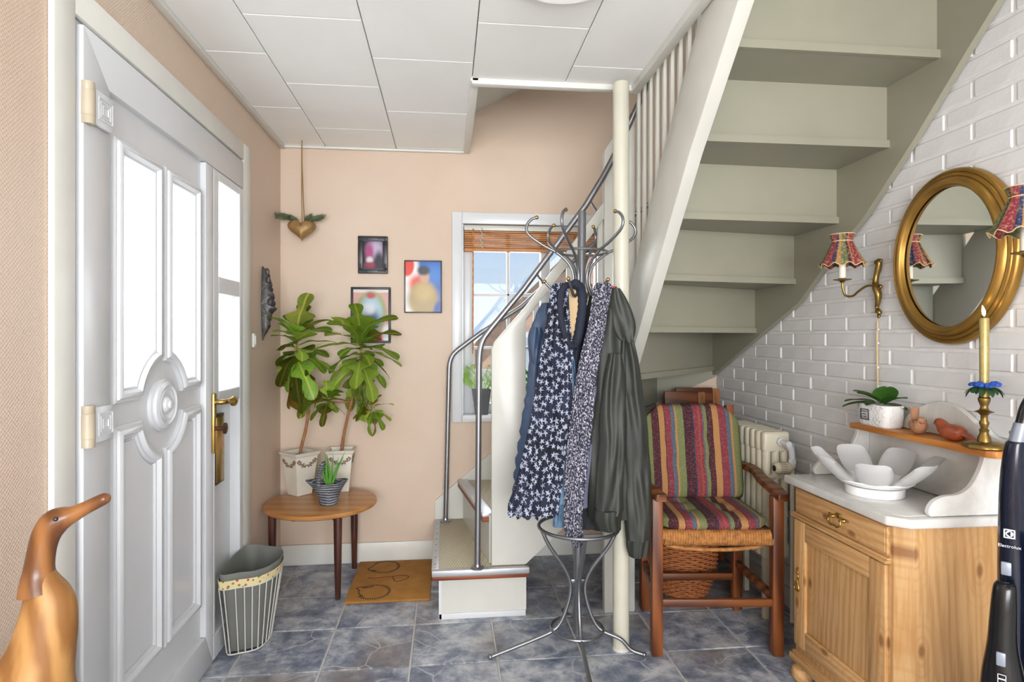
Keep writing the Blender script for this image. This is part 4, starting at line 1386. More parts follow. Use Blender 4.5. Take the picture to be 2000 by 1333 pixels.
wpart('cloth', garment(lv([(556, 1154, 1176), (566, 1148, 1181), (620, 1140, 1172), (700, 1121, 1158), (800, 1105, 1146), (900, 1094, 1134), (1000, 1091, 1126), (1036, 1093, 1127)], 2.255, (.016, .022)), n=90, folds=11, amp=.2, seed=8), M['fleck'], g)
wpart('tail', garment(lv([(985, 1104, 1128), (1030, 1106, 1130), (1060, 1110, 1128)], 2.285, (.01, .01)), folds=5, amp=.2, seed=9), M['fleck'], g)
g = cloth('lavender_scarf', 'thin grey lavender scarf tucked behind the flecked scarf', 'scarf')
wpart('cloth', garment(lv([(560, 1164, 1188), (640, 1152, 1180), (740, 1140, 1164), (860, 1126, 1148), (940, 1114, 1140), (985, 1106, 1138)], 2.285, (.012, .02)), n=70, folds=8, amp=.2, seed=10), M['lav'], g)
g = cloth('black_coat', 'black coat hanging between the scarves and the olive jacket', 'coat')
wpart('body', garment(lv([(575, 1150, 1190), (640, 1140, 1205), (760, 1132, 1215), (900, 1124, 1222), (1000, 1118, 1215), (1035, 1122, 1190)], 2.355, (.03, .035)), folds=6, amp=.08, seed=11), M['blackcoat'], g)
g = cloth('olive_jacket', 'dark olive jacket with long sleeves hanging beside the column', 'jacket')
wpart('body', garment(lv([(562, 1178, 1196), (585, 1170, 1204), (615, 1160, 1216), (660, 1152, 1226), (740, 1148, 1240), (850, 1144, 1248), (950, 1140, 1250), (1006, 1142, 1246)], 2.288, (.025, .05)), folds=5, amp=.08, seed=12), M['olive'], g)
wpart('hood', garment(lv([(566, 1180, 1200), (585, 1175, 1213), (610, 1177, 1225), (635, 1183, 1231), (655, 1191, 1229), (670, 1204, 1222)], 2.275, (.035, .045)), folds=4, amp=.08, seed=13), M['olive'], g)
wpart('sleeve', garment(lv([(690, 1172, 1200), (730, 1164, 1206), (800, 1155, 1205), (860, 1154, 1203), (930, 1148, 1200), (978, 1146, 1200), (990, 1150, 1196)], 2.225, (.02, .034)), folds=4, amp=.09, seed=14), M['olive'], g)
wpart('cuff', garment(lv([(982, 1145, 1199), (1000, 1144, 1197), (1020, 1152, 1196)], 2.226, (.032, .03)), folds=12, amp=.02, seed=15), M['olive'], g)
wpart('sleeve', garment(lv([(650, 1200, 1222), (720, 1196, 1240), (820, 1200, 1252), (920, 1204, 1260), (1000, 1208, 1263), (1046, 1212, 1260)], 2.27, (.025, .04)), folds=4, amp=.09, seed=16), M['olive'], g)
wpart('cuff', garment(lv([(1040, 1214, 1258), (1060, 1214, 1256), (1080, 1219, 1252)], 2.27, (.032, .028)), folds=12, amp=.02, seed=17), M['olive'], g)
bm = B(); box(bm, wx(1183), wx(1190), 2.262, 2.27, wz(575), wz(562)); wpart('hanger_loop', bm, plain('red_loop', 'A8424C', .8), g)

# ================================================================== rush-seated armchair
def bar(bm, p0, p1, w, h, bev=.003):
    p0, p1 = Vector(p0), Vector(p1)
    d = p1 - p0
    q = d.to_track_quat('X', 'Z').to_matrix().to_4x4()
    box(bm, 0, d.length, -w / 2, w / 2, -h / 2, h / 2, bev, Matrix.Translation(p0) @ q)
M['oakred'] = wood('red_brown_chair_wood', '8C5028', '532812', 9, 'Z', .42, 8, (.25, .75), 3)
M['oakredx'] = wood('red_brown_rail_wood', '885028', '512812', 9, 'X', .42, 8, (.25, .75), 3)
ch = thing('armchair', 'red brown wooden armchair with rush seat under the stairs', 'chair', (1.08, 2.47, 0))
FL, FR, RL, RR = (.822, 2.300), (1.293, 2.250), (.905, 2.690), (1.325, 2.650)
def post(x, y, z0, z1, w=.043):
    b = B(); box(b, -w / 2, w / 2, -w / 2, w / 2, z0, z1, .004, rotz(R(-6), (x, y, 0))); return b
for (x, y, z1) in ((*FL, .626), (*FR, .626)): wob('leg', post(x, y, 0, z1), M['oakred'], ch)
for (x, y) in (RL, RR):
    b = B(); bar(b, (x, y, 0), (x, y, .45), .04, .04); bar(b, (x, y, .44), (x, y + .075, .93), .036, .036); wob('leg', b, M['oakred'], ch)
for (a, c, z, w, h) in ((FL, FR, .205, .022, .030), (RL, RR, .150, .022, .032), (FL, RL, .215, .022, .032), (FR, RR, .215, .022, .032)):
    b = B(); bar(b, (*a, z), (*c, z), w, h); wob('stretcher', b, M['oakredx'], ch)
for (a, c) in ((FL, FR), (RL, RR), (FL, RL), (FR, RR)):
    b = B(); bar(b, (*a, .455), (*c, .455), .028, .032); wob('seat_rail', b, M['oakredx'], ch)
for z in (.60, .86):
    b = B(); bar(b, (RL[0], RL[1] + .012 + .15 * (z - .44), z), (RR[0], RR[1] + .012 + .15 * (z - .44), z), .02, .06); wob('back_slat', b, M['oakredx'], ch)
for (F, Q, s) in ((FL, RL, -1), (FR, RR, 1)):
    b = B()
    path = cr_pts([(Q[0] + s * .012, Q[1] + .02, .668, .018), (Q[0] + s * .03, Q[1] - .10, .664, .021), (F[0] + s * .022, F[1] + .14, .654, .025), (F[0] + s * .012, F[1] + .03, .642, .027), (F[0] + s * .0, F[1] - .045, .632, .024), (F[0] - s * .004, F[1] - .058, .631, .014)], 5)
    rings = []
    for i, (x, y, z, w) in enumerate(path):
        rings.append([(x + w * cx_, y, z + .0135 * cz_) for cx_, cz_ in ((-1, -.7), (-.85, -1), (.85, -1), (1, -.7), (1, .7), (.85, 1), (-.85, 1), (-1, .7))])
    loft(b, rings); wob('armrest', b, M['oakredx'], ch, 30)
# woven rush: coils round the front rail and cords across the seat
M['rush'] = plain('twisted_rush_cord', 'A8713A', .8, var=.35, scale=60, bump=.6, bscale=220)
def coil(a, c, z, turns, r):
    pts = []
    a, c = Vector((*a, z)), Vector((*c, z))
    d = (c - a); ax = d.normalized(); sd_ = ax.cross(Vector((0, 0, 1)))
    N = turns * 9
    for i in range(N + 1):
        th = 2 * math.pi * i / 9
        pts.append(a + d * (i / N) + sd_ * (r * math.cos(th)) + Vector((0, 0, (r * 1.15) * math.sin(th))))
    return pts
fa, fc = (FL[0] + .024, FL[1]), (FR[0] - .024, FR[1])
b = B(); tube(b, coil(fa, fc, .462, 42, .024), .0062, 6); o = wob('rush_coil', b, M['rush'], ch, 60)
b = B()
for i in range(20):
    f = i / 19
    y = FL[1] + .03 + f * .36
    tube(b, [(FL[0] + .02 + .075 * f, y, .47), (1.08, y - .03, .462 + .004 * (i % 2)), (FR[0] - .02 + .02 * f, y - .05, .47)], .0105, 6)
o = wob('rush_weave', b, M['rush'], ch, 60); o['kind'] = 'stuff'
b = B(); tube(b, cr_pts([(.86, 2.30, .43), (.95, 2.285, .418), (1.08, 2.27, .414), (1.2, 2.26, .422), (1.26, 2.255, .44)], 5), .008, 8); wob('loose_cord', b, M['rush'], ch, 60)

def stripes():
    t = NT('striped_cushion_fabric')
    s = t.sepxyz(t.obj())
    f = t.rng(t.math('ADD', s[0], t.math('MULTIPLY', t.math('SUBTRACT', t.noise(7), .5), .006)), -.225, .225)
    seq = [(65, '83402F'), (78, '2A2228'), (80, '727645'), (103, '2A2228'), (106, '451624'), (133, '2A2228'), (136, 'A87848'), (160, '2A2228'), (163, '7C2E3A'), (190, '4A5A68'), (206, 'A87848'), (216, '6C7446'), (245, '2A2228'), (248, '3E1322'),
           (282, '23273A'), (290, '7C2E3A'), (312, '924632'), (318, '7C2E3A'), (330, '4A5A68'), (336, '6C7446'), (350, '2A2228'), (353, '451624'), (372, '2A2228'), (376, 'A87848'), (402, '2A2228'), (405, '7C2E3A'), (436, '4A5A68'), (454, 'A87848'), (465, '6C7446')]
    # a colour ramp holds 32 stops at most
    col = t.ramp(f, [((x - 65) / 440.0, lin(c)) for x, c in seq], True)
    col = t.mix(t.rng(t.noise(160, None, 3), .5, .66, 0, .16), col, lin('C0A088'))
    t.bump(t.noise(600), .3, .001)
    return t.done(col, .9)
M['stripe'] = stripes()
def cushion(w, h, th, r, tufts, round_top=False):
    """padded slab in XZ, thickness along Y, dimples at tufts"""
    nx, nz2 = 30, 26
    def surf(sgn):
        g_ = []
        for j in range(nz2 + 1):
            row = []
            for i in range(nx + 1):
                u, v = -1 + 2 * i / nx, -1 + 2 * j / nz2
                # squash the square onto a rounded rectangle
                uu = u * (1 - .5 * (r / w) * max(0, (abs(v) - .7) / .3) ** 2 * (1 if (v > 0 or not round_top) else .2))
                vv = v * (1 - .5 * (r / h) * max(0, (abs(u) - .7) / .3) ** 2 * (1 if (v > 0 or not round_top) else .2))
                e = (1 - abs(u) ** 5) * (1 - abs(v) ** 5)
                d = th / 2 * (max(0, e) ** .45)
                for (tx, tz) in tufts:
                    q = math.hypot((uu * w - tx), (vv * h - tz))
                    d -= .45 * th / 2 * math.exp(-(q / .03) ** 2)
                row.append((uu * w, -sgn * d, vv * h))
            g_.append(row)
        return g_
    b = B()
    f_, k_ = surf(1), surf(-1)
    V1 = [[b.verts.new(p) for p in r_] for r_ in f_]
    V2 = [[V1[j][i] if (i in (0, nx) or j in (0, nz2)) else b.verts.new(k_[j][i]) for i in range(nx + 1)] for j in range(nz2 + 1)]
    for V in (V1, V2):
        for j in range(nz2):
            for i in range(nx):
                b.faces.new([V[j][i], V[j][i + 1], V[j + 1][i + 1], V[j + 1][i]])
    bmesh.ops.recalc_face_normals(b, faces=b.faces[:])
    return b
tf = [(x, z) for x in (-.10, .06) for z in (-.06, .06)]
bk = ob('back_cushion', cushion(.228, .215, .085, .10, tf, True), M['stripe'], None, 80)
bk.location = (1.107, 2.640, .735); bk.rotation_euler = (R(-12), 0, R(-5))
tag(bk, 'upright striped cushion leaning on the armchair back', 'cushion')
stc = ob('seat_cushion', cushion(.226, .19, .062, .09, [(x, z) for x in (-.08, .08) for z in (-.05, .07)]), M['stripe'], None, 80)
stc.location = (1.075, 2.445, .512); stc.rotation_euler = (R(-90), 0, R(-6))
tag(stc, 'flat striped cushion lying on the rush chair seat', 'cushion')

# ------------------------------------------------------------------ wicker basket
M['wicker'] = plain('brown_wicker', 'A8663A', .55, var=.35, scale=70)
bs = thing('wicker_basket', 'round brown wicker basket standing behind the armchair', 'basket', (1.155, 2.885, 0))
def brad(z): return .125 + .045 * math.sin(min(1, z / .2) * 1.57)
b = B(); lathe(b, [(0, .006), (.115, .006), (.12, .012)] + [(brad(z) - .006, z) for z in (.04, .09, .14, .19, .24, .272)] + [(brad(.27) - .012, .272), (brad(.1) - .014, .09), (.10, .02), (0, .018)], 40); ob('shell', b, plain('dark_wicker_core', '5A3520', .8, var=.3, scale=60), bs)
b = B()
ns = 36
for j in range(24):
    z = .014 + .0108 * j
    tube(b, [((brad(z) + .0045 * math.cos(ns * a / 2 + math.pi * (j % 2))) * math.cos(a), (brad(z) + .0045 * math.cos(ns * a / 2 + math.pi * (j % 2))) * math.sin(a), z) for a in [2 * math.pi * i / 108 for i in range(108)]], .0052, 5, True)
o = ob('weave', b, M['wicker'], bs, 60); o['kind'] = 'stuff'
b = B()
for k in range(2):
    tube(b, [((brad(.27) + .006 * math.cos(9 * a + math.pi * k)) * math.cos(a), (brad(.27) + .006 * math.cos(9 * a + math.pi * k)) * math.sin(a), .278 + .006 * math.sin(9 * a + math.pi * k)) for a in [2 * math.pi * i / 120 for i in range(120)]], .006, 6, True)
ob('plaited_rim', b, M['wicker'], bs, 60)
for a in (15, 195):
    b = B(); tube(b, cr_pts([(.168 * math.cos(R(a - 18)), .168 * math.sin(R(a - 18)), .265), (.19 * math.cos(R(a - 8)), .19 * math.sin(R(a - 8)), .305), (.19 * math.cos(R(a + 8)), .19 * math.sin(R(a + 8)), .305), (.168 * math.cos(R(a + 18)), .168 * math.sin(R(a + 18)), .265)], 5), .006, 8); ob('handle', b, M['wicker'], bs)

# ------------------------------------------------------------------ boards leaning under the stairs
M['board'] = wood('dark_brown_board', '7A4524', '50290F', 8, 'X', .4)
for i, (x0, x1, y, h, lab) in enumerate(((1.20, 1.43, 3.16, .955, 'brown wooden board leaning under the stairs, the lower front one'), (1.29, 1.545, 3.225, .968, 'brown wooden board leaning behind another near the brick wall'))):
    tb_ = thing('wooden_board', lab, 'board', ((x0 + x1) / 2, y, 0), 0, 'boards leaning under the stairs')
    w = (x1 - x0) / 2
    mm = Matrix.Rotation(R(-4), 4, 'X')
    b = B(); box(b, -w, w - .04, 0, .02, .0015, h, .003, mm); ob('panel', b, M['board'], tb_)
    b = B(); box(b, w - .04, w, -.004, .024, .0015, h - .006, .003, mm); ob('edge_batten', b, wood('light_batten_%d' % i, 'A86A38', '7F4A22', 8, 'Z'), tb_)

# ------------------------------------------------------------------ cast iron radiator
M['radiator'] = plain('aged_cream_radiator_enamel', 'D3CDB8', .4, var=.06, scale=8)
rd = thing('radiator', 'cream cast iron column radiator against the brick wall', 'radiator', (1.44, 2.72, 0))
def section(y):
    b = B()
    for x in (1.400, 1.440, 1.480):
        lathe(b, [(.0, .285), (.016, .295), (.0165, .32), (.0165, .80), (.015, .822), (0, .832)], 14, Matrix.Translation((x, y, 0)), sx=1.05, sy=1.25)
    for (z0, z1) in ((.278, .345), (.455, .478), (.625, .648), (.745, .836)):
        box(b, 1.380, 1.50, y - .021, y + .021, z0, z1, .012)
    return b
for i in range(8): wob('section', section(2.52 + .05 * i), M['radiator'], rd, 50)
for x in (1.41, 1.475):
    for y in (2.545, 2.845):
        b = B(); box(b, x - .012, x + .012, y - .012, y + .012, .0, .285, .003); wob('foot', b, M['radiator'], rd)
b = B(); tube(b, cr_pts([(1.45, 2.505, .795), (1.45, 2.425, .795), (1.455, 2.462, .79), (1.475, 2.455, .77), (1.482, 2.455, .735), (1.482, 2.455, .69)], 5), .013, 12)
lathe(b, [(.018, 0), (.018, .02)], 12, Matrix.Translation((1.45, 2.50, .795)) @ Matrix.Rotation(R(90), 4, 'X')); lathe(b, [(.017, 0), (.017, .02)], 6, Matrix.Translation((1.482, 2.455, .705)))
wob('valve_pipe', b, M['white'], rd, 50)
b = B(); tube(b, [(1.482, 2.455, .69), (1.482, 2.455, .02)], .009, 10); wob('riser_pipe', b, M['radiator'], rd, 50)
b = B(); lathe(b, [(.0, -.004), (.014, -.004), (.021, .0), (.024, .01), (.024, .062), (.019, .07), (.012, .075), (0, .075)], 24, Matrix.Translation((1.405, 2.455, .688)) @ Matrix.Rotation(R(90), 4, 'Y'))
th_ = wob('thermostat_head', b, plain('yellowed_white_plastic', 'D5CDB2', .45, var=.05), rd, 50)
b = B(); lathe(b, [(.013, 0), (.013, .003), (0, .004)], 16, Matrix.Translation((1.402, 2.455, .688)) @ Matrix.Rotation(R(-90), 4, 'Y')); wob('dial_cap', b, M['black'], th_)
for k in range(16):
    a = 2 * math.pi * k / 16
    b = B(); box(b, 0, .028, -.0015, .0015, .0235, .0252, 0, Matrix.Translation((1.42, 2.455, .688)) @ Matrix.Rotation(a, 4, 'X')); wob('slot', b, M['gap'], th_)

# ================================================================== washstand and the brick wall
M['pine'+'z'] = wood('stripped_pine_upright', 'CFA876', 'B4834C', 24, 'Z', .5, 16, (.2, .65), 6, True, band=.32)
M['piney'] = wood('stripped_pine_rail', 'CFA876', 'B4834C', 24, 'Y', .5, 16, (.2, .65), 6, True, band=.32)
M['shelf'] = wood('orange_pine_shelf', 'D08C45', 'AE6B2B', 12, 'Y', .4, 9, (.25, .75), 3)
t = NT('pale_grey_marble')
n1 = t.noise(3.0, None, 7, .6, 1.2)
M['marble'] = t.done(t.mix(t.rng(n1, .35, .7), lin('C4C2BC'), lin('E4E3E0')), .22)
cb = thing('washstand', 'stripped pine washstand cabinet with bun feet by the brick wall', 'cabinet', (1.42, 1.83, 0))
def cbp(name, bm, mat, par=None, angle=35): return wob(name, bm, mat, par or cb, angle)
XC, Y0, Y1 = 1.268, 1.565, 2.088
bm = B()
prism(bm, [(XC + .006, Y1), (XC + .006, Y0 + .036), (XC + .04, Y0), (1.574, Y0), (1.574, Y1)], 'Z', .10, .713, .002)
cbp('carcass', bm, M['pinez'])
bm = B(); box(bm, XC - .012, XC + .012, Y0 + .045, Y1 + .004, .596, .605, .002); box(bm, XC - .006, XC + .012, Y0 + .045, Y1 + .002, .605, .612, .002); cbp('drawer_moulding', bm, M['piney'])
bm = B(); box(bm, XC - .003, XC + .008, Y0 + .05, Y1 - .012, .618, .702, .003); dr = cbp('drawer', bm, M['piney'])
bm = B(); box(bm, XC - .0045, XC, Y0 + .058, Y1 - .02, .626, .694, .001); cbp('drawer_front', bm, M['piney'], dr)
# brass drawer pull
bm = B()
yc, zc = 1.828, .664
for s_ in (-1, 1):
    lathe(bm, [(.008, 0), (.007, .004), (.003, .012), (.004, .018), (0, .02)], 12, Matrix.Translation((XC - .004, yc + s_ * .028, zc)) @ Matrix.Rotation(R(-90), 4, 'Y'))
    ball(bm, (XC - .006, yc + s_ * .042, zc + .003), .008, 8, .4, 1.2, .6)
ball(bm, (XC - .006, yc, zc + .008), .012, 8, .4, 1.6, .8)
tube(bm, cr_pts([(XC - .018, yc - .028, zc), (XC - .022, yc - .03, zc - .014), (XC - .022, yc - .015, zc - .024), (XC - .022, yc, zc - .021), (XC - .022, yc + .015, zc - .024), (XC - .022, yc + .03, zc - .014), (XC - .018, yc + .028, zc)], 4), .0032, 8)
cbp('drawer_pull', bm, M['brass'], dr, 60)
# door
bm = B()
DYa, DYb, DZa, DZb = Y0 + .055, Y1 - .008, .135, .590
fr = .066
box(bm, XC + .0065, XC + .012, DYa + fr * .9, DYb - fr * .9, DZa + fr * .9, DZb - fr * .9)
dd = cbp('door', bm, M['pinez'])
for (a, b_) in ((DYa, DYa + fr), (DYb - fr, DYb)):
    bm = B(); box(bm, XC - .006, XC + .0062, a, b_, DZa, DZb, .003); cbp('door_stile', bm, M['pinez'], dd)
for (c, d) in ((DZa, DZa + fr), (DZb - fr, DZb)):
    bm = B(); box(bm, XC - .006, XC + .0062, DYa + fr + .0003, DYb - fr - .0003, c, d, .003); cbp('door_rail', bm, M['piney'], dd)
bm = B()
kz, ky = .37, 2.050
tube(bm, cr_pts([(XC - .007, ky, kz + .05), (XC - .010, ky + .006, kz + .035), (XC - .010, ky - .005, kz + .02), (XC - .010, ky, kz + .005)], 4), .0028, 7)
tube(bm, cr_pts([(XC - .012, ky, kz + .005), (XC - .014, ky - .012, kz - .015), (XC - .014, ky - .012, kz - .03), (XC - .014, ky + .012, kz - .03), (XC - .014, ky + .012, kz - .015), (XC - .012, ky, kz + .005)], 3), .003, 7)
ball(bm, (XC - .01, ky, kz + .03), .006, 8, .6, 1, 1.4)
cbp('key_pull', bm, M['brass'], dd, 60)
bm = B()
poly = [(XC - .014, Y1 + .012), (XC - .014, Y0 + .03), (XC + .03, Y0 - .012), (1.574, Y0 - .012), (1.574, Y1 + .012)]
for (d, z0, z1) in ((0, .07, .094), (.008, .094, .106)): prism(bm, offset_poly(poly, d), 'Z', z0, z1, .004)
cbp('base_moulding', bm, M['piney'])
for (x, y) in ((XC + .018, Y1 - .022), (XC + .04, Y0 + .04), (1.545, Y1 - .022), (1.545, Y0 + .03)):
    bm = B(); lathe(bm, [(.022, 0), (.034, .012), (.038, .03), (.033, .05), (.020, .058), (.022, .062), (.024, .07)], 20, Matrix.Translation((x, y, 0))); cbp('bun_foot', bm, M['piney'])
# marble parts
mb = thing('marble_top', 'grey white marble slab with scrolled splashback on the washstand', 'worktop', (1.42, 1.83, .7145))
bm = B(); prism(bm, [(1.240, 2.110), (1.240, 1.588), (1.283, 1.543), (1.582, 1.543), (1.582, 2.110)], 'Z', .715, .743, .006, seg=3); wob('slab', bm, M['marble'], mb)
bm = B(); prism(bm, [(1.268, 2.086), (1.268, 1.60), (1.29, 1.575), (1.54, 1.575), (1.54, 2.086)], 'Z', .742, .7445, .001); wob('inset_field', bm, M['marble'], mb)
bm = B(); box(bm, 1.560, 1.580, 1.575, 2.082, .7445, .9175, .003); wob('splashback', bm, M['marble'], mb)
arc = [(2.06, .94), (1.93, .945), (1.915, .97)] + cr_pts([(1.90, .985), (1.86, 1.012), (1.80, 1.038), (1.75, 1.046), (1.70, 1.036), (1.655, 1.012), (1.635, .995)], 4) + [(1.628, .995)] + cr_pts([(1.60, .985), (1.58, .968), (1.55, .960), (1.52, .958)], 3) + [(1.51, .94)]
bm = B(); prism(bm, arc, 'X', 1.562, 1.580, .002, seg=1); wob('crest', bm, M['marble'], mb)
for y in (1.556, 2.084):
    pr_ = [(1.578, .745), (1.352, .745), (1.346, .757)] + cr_pts([(1.350, .772), (1.366, .790), (1.40, .802), (1.44, .806), (1.475, .825), (1.50, .860), (1.515, .895), (1.52, .917)], 4) + [(1.578, .917)]
    bm = B(); prism(bm, pr_, 'Y', y, y + .018, .003, seg=1); wob('scroll_bracket', bm, M['marble'], mb)
bm = B(); prism(bm, [(1.472, 2.07), (1.472, 1.505), (1.490, 1.488), (1.576, 1.488), (1.576, 2.07)], 'Z', .919, .9385, .003); sh = ob('pine_shelf', bm, M['shelf'])
tag(sh, 'orange pine shelf board resting on the marble scroll brackets', 'shelf')

# ------------------------------------------------------------------ flower bowl
M['ceramic'] = plain('white_glazed_ceramic', 'F2F2F2', .25, var=.01)
fb = thing('petal_bowl', 'white ceramic bowl with seven upright petals on the marble', 'bowl', (1.376, 1.812, .7455))
bm = B(); lathe(bm, [(.0, 0), (.083, 0), (.085, .003), (.085, .024), (.082, .027), (0, .027)], 48); ob('foot_ring', bm, M['ceramic'], fb)
bm = B(); lathe(bm, [(0, .027), (.07, .027), (.10, .036), (.112, .046), (.108, .05), (.09, .042), (.06, .034), (0, .033)], 48); ob('dish', bm, M['ceramic'], fb)
for k in range(7):
    a = R(26 + 360 / 7 * k)
    prof = cr_pts([(.080, .034, .034), (.105, .044, .044), (.132, .060, .050), (.156, .080, .052), (.174, .098, .050), (.184, .112, .044), (.190, .121, .033), (.193, .125, .018), (.194, .1265, .003)], 4)
    grid = []
    for (r_, z, w) in prof:
        row = []
        for j in range(-4, 5):
            v = j / 4
            rr_ = r_ - .010 * v * v * (w / .05)
            row.append((rr_ * math.cos(a) - v * w * math.sin(a), rr_ * math.sin(a) + v * w * math.cos(a), z + .011 * v * v * (w / .05) ** 2))
        grid.append(row)
    bm = B(); sheet(bm, grid, -.008); ob('petal', bm, M['ceramic'], fb, 60)

# ------------------------------------------------------------------ stamped planter with succulent
t = NT('white_hammered_plaster')
t.bump(t.noise(95, None, 3), .8, .006)
M['plaster'] = t.done(lin('E2E1DF'), .6)
pp = thing('white_planter', 'white oval planter with a dark printed stamp and broad leaves', 'plant', (1.520, 1.972, .939))
def sell(rx, ry, z, n=40, e=.45): return [(rx * math.copysign(abs(math.cos(2 * math.pi * i / n)) ** e, math.cos(2 * math.pi * i / n)), ry * math.copysign(abs(math.sin(2 * math.pi * i / n)) ** e, math.sin(2 * math.pi * i / n)), z) for i in range(n)]
bm = B(); loft(bm, [sell(.036, .068, 0), sell(.040, .072, .006), sell(.043, .076, .04), sell(.044, .077, .074), sell(.042, .075, .077), sell(.039, .072, .075), sell(.036, .068, .06)]); pot = ob('pot', bm, M['plaster'], pp, 50)
bm = B(); loft(bm, [sell(.0365, .0685, .058), sell(.0365, .0685, .066)]); ob('soil', bm, M['soil'], pp)
M['leafdk'] = plain('glossy_succulent_green', '4E7F35', .3, var=.25, scale=14)
def oval_leaf(L, W, bend):
    grid = []
    for i in range(11):
        f = i / 10
        w = W * math.sin(math.pi * min(1, f * .92 + .06)) ** .6
        grid.append([(L * f * math.cos(bend * f), v * w, L * f * math.sin(-bend * f) + .18 * W * v * v) for v in (-1, -.5, 0, .5, 1)])
    b = B(); sheet(b, grid, .002); return b
for (yaw, pit, L, W, p) in ((108, 14, .105, .021, (-.005, .03, .078)), (125, 38, .085, .022, (0, .01, .085)), (165, 40, .075, .023, (-.005, .0, .083)), (-120, 62, .082, .030, (0, -.02, .082)), (-78, 34, .085, .022, (0, -.02, .08)), (-60, 5, .07, .02, (.0, -.02, .078)), (60, 78, .06, .008, (0, -.005, .08)), (-160, 12, .06, .020, (-.002, .01, .078)), (150, 5, .085, .02, (-.01, .04, .076))):
    o_ = ob('leaf', oval_leaf(L * 1.05, W * 1.3, .3), M['leafdk'], pp, 60)
    o_.matrix_local = Matrix.Translation(p) @ Matrix.Rotation(R(yaw), 4, 'Z') @ Matrix.Rotation(R(-pit), 4, 'Y')
# printed stamp on the room side of the pot
M['ink'] = plain('dark_blue_ink', '3A3F52', .7)
def text_part(s, size, mtx, mat, par, name='lettering', ext=.0004):
    c = bpy.data.curves.new(name, 'FONT')
    c.body = s; c.size = size; c.extrude = ext; c.align_x = 'CENTER'; c.align_y = 'CENTER'
    tmp = bpy.data.objects.new(name, c)
    me = bpy.data.meshes.new_from_object(tmp)
    bpy.data.objects.remove(tmp)
    me.materials.clear(); me.materials.append(mat)
    o_ = bpy.data.objects.new(name, me)
    COL.objects.link(o_)
    o_.parent = par
    o_.matrix_local = mtx
    o_['kind'] = 'stuff'
    return o_
FX = Matrix(((0, 0, -1, 0), (-1, 0, 0, 0), (0, 1, 0, 0), (0, 0, 0, 1)))     # text plane facing -X
stp = -.0455
bm = B()
for (y0, y1, z0, z1) in ((-.021, .021, .0555, .0585), (-.021, .021, .0205, .0235), (-.021, -.018, .0205, .0585), (.018, .021, .0205, .0585)):
    box(bm, stp, stp + .003, .022 + y0, .022 + y1, z0, z1)
ob('stamp_border', bm, M['ink'], pot)
for (s_, z, sz) in (('PLANTED', .0495, .0068), ('WITH', .040, .0085), ('LOVE', .030, .011)):
    text_part(s_, sz, Matrix.Translation((stp + .0002, .022, z)) @ FX, M['ink'], pot)

# ------------------------------------------------------------------ clay birds
M['clay'] = plain('red_clay_glaze', '96492C', .35, var=.3, scale=25, bump=.3, bscale=60)
M['clay2'] = plain('brown_clay', 'A87858', .6, var=.25, scale=25)
def bird(label, loc, rz, mat, tail_up, sc=1.0):
    t_ = thing('clay_bird', label, 'ornament', loc, rz, 'clay birds on the shelf')
    prof = cr_pts([(-.045, .030, .010), (-.034, .028, .020), (-.015, .025, .0245), (.005, .026, .0245), (.020, .034, .021), (.030, .044, .0165), (.040, .049, .014), (.048, .047, .008), (.056, .044, .002)], 4)
    b = B(); tube(b, [(x * sc, 0, z * sc) for x, z, r_ in prof], [r_ * sc for x, z, r_ in prof], 18); ob('body', b, mat, t_, 70)
    b = B()
    if tail_up: tube(b, [(-.035 * sc, 0, .035 * sc), (-.048 * sc, 0, .055 * sc), (-.055 * sc, 0, .083 * sc)], [.014 * sc, .012 * sc, .015 * sc], 12, flat=.45)
    else: tube(b, [(-.03 * sc, 0, .030 * sc), (-.06 * sc, 0, .020 * sc), (-.085 * sc, 0, .008 * sc)], [.019 * sc, .013 * sc, .008 * sc], 12, flat=.5)
    ob('tail', b, mat, t_, 60)
    for s_ in (-1, 1):
        b = B(); ball(b, (-.008 * sc, s_ * .020 * sc, .030 * sc), .019 * sc, 14, 1.5, .38, .75); w_ = ob('wing', b, mat, t_, 60)
        b = B(); ball(b, (.041 * sc, s_ * .0125 * sc, .052 * sc), .0025 * sc, 8); ob('eye', b, M['black'], t_)
    return t_
bird('brown clay bird with upright tail beside the white planter', (1.512, 1.790, .9389), R(-118), M['clay2'], True, .95)
bird('glazed red clay bird lying beside the brass candlestick', (1.515, 1.668, .9389), R(97), M['clay'], False, 1.0)

# ------------------------------------------------------------------ candlestick, candle, flower ring
cs = thing('candlestick', 'turned brass candlestick with scalloped base on the pine shelf', 'candlestick', (1.506, 1.545, .939))
bm = B()
n_ = 40
def scal(r_, z, am=.04): return [((r_ * (1 + am * math.cos(8 * 2 * math.pi * i / n_))) * math.cos(2 * math.pi * i / n_), (r_ * (1 + am * math.cos(8 * 2 * math.pi * i / n_))) * math.sin(2 * math.pi * i / n_), z) for i in range(n_)]
loft(bm, [scal(.048, 0), scal(.051, .003), scal(.050, .010), scal(.044, .0155), scal(.02, .018, 0)]); ob('base', bm, M['oldbrass'], cs, 50)
bm = B(); lathe(bm, [(.017, .017), (.0155, .03), (.011, .040), (.0105, .046), (.0125, .05), (.008, .056), (.011, .066), (.012, .072), (.008, .080), (.009, .092), (.014, .098), (.024, .102), (.012, .107), (.009, .116), (.0105, .122), (.0135, .130), (.015, .136), (.0145, .142), (.012, .144), (.012, .165), (0, .166)], 24); ob('stem', bm, M['oldbrass'], cs, 50)
cn = thing('candle', 'tall gold candle with a burning flame in the candlestick', 'candle', (1.506, 1.545, 1.1055))
M['goldwax'] = plain('gold_candle_wax', 'B5A268', .38, .45, var=.12, scale=60)
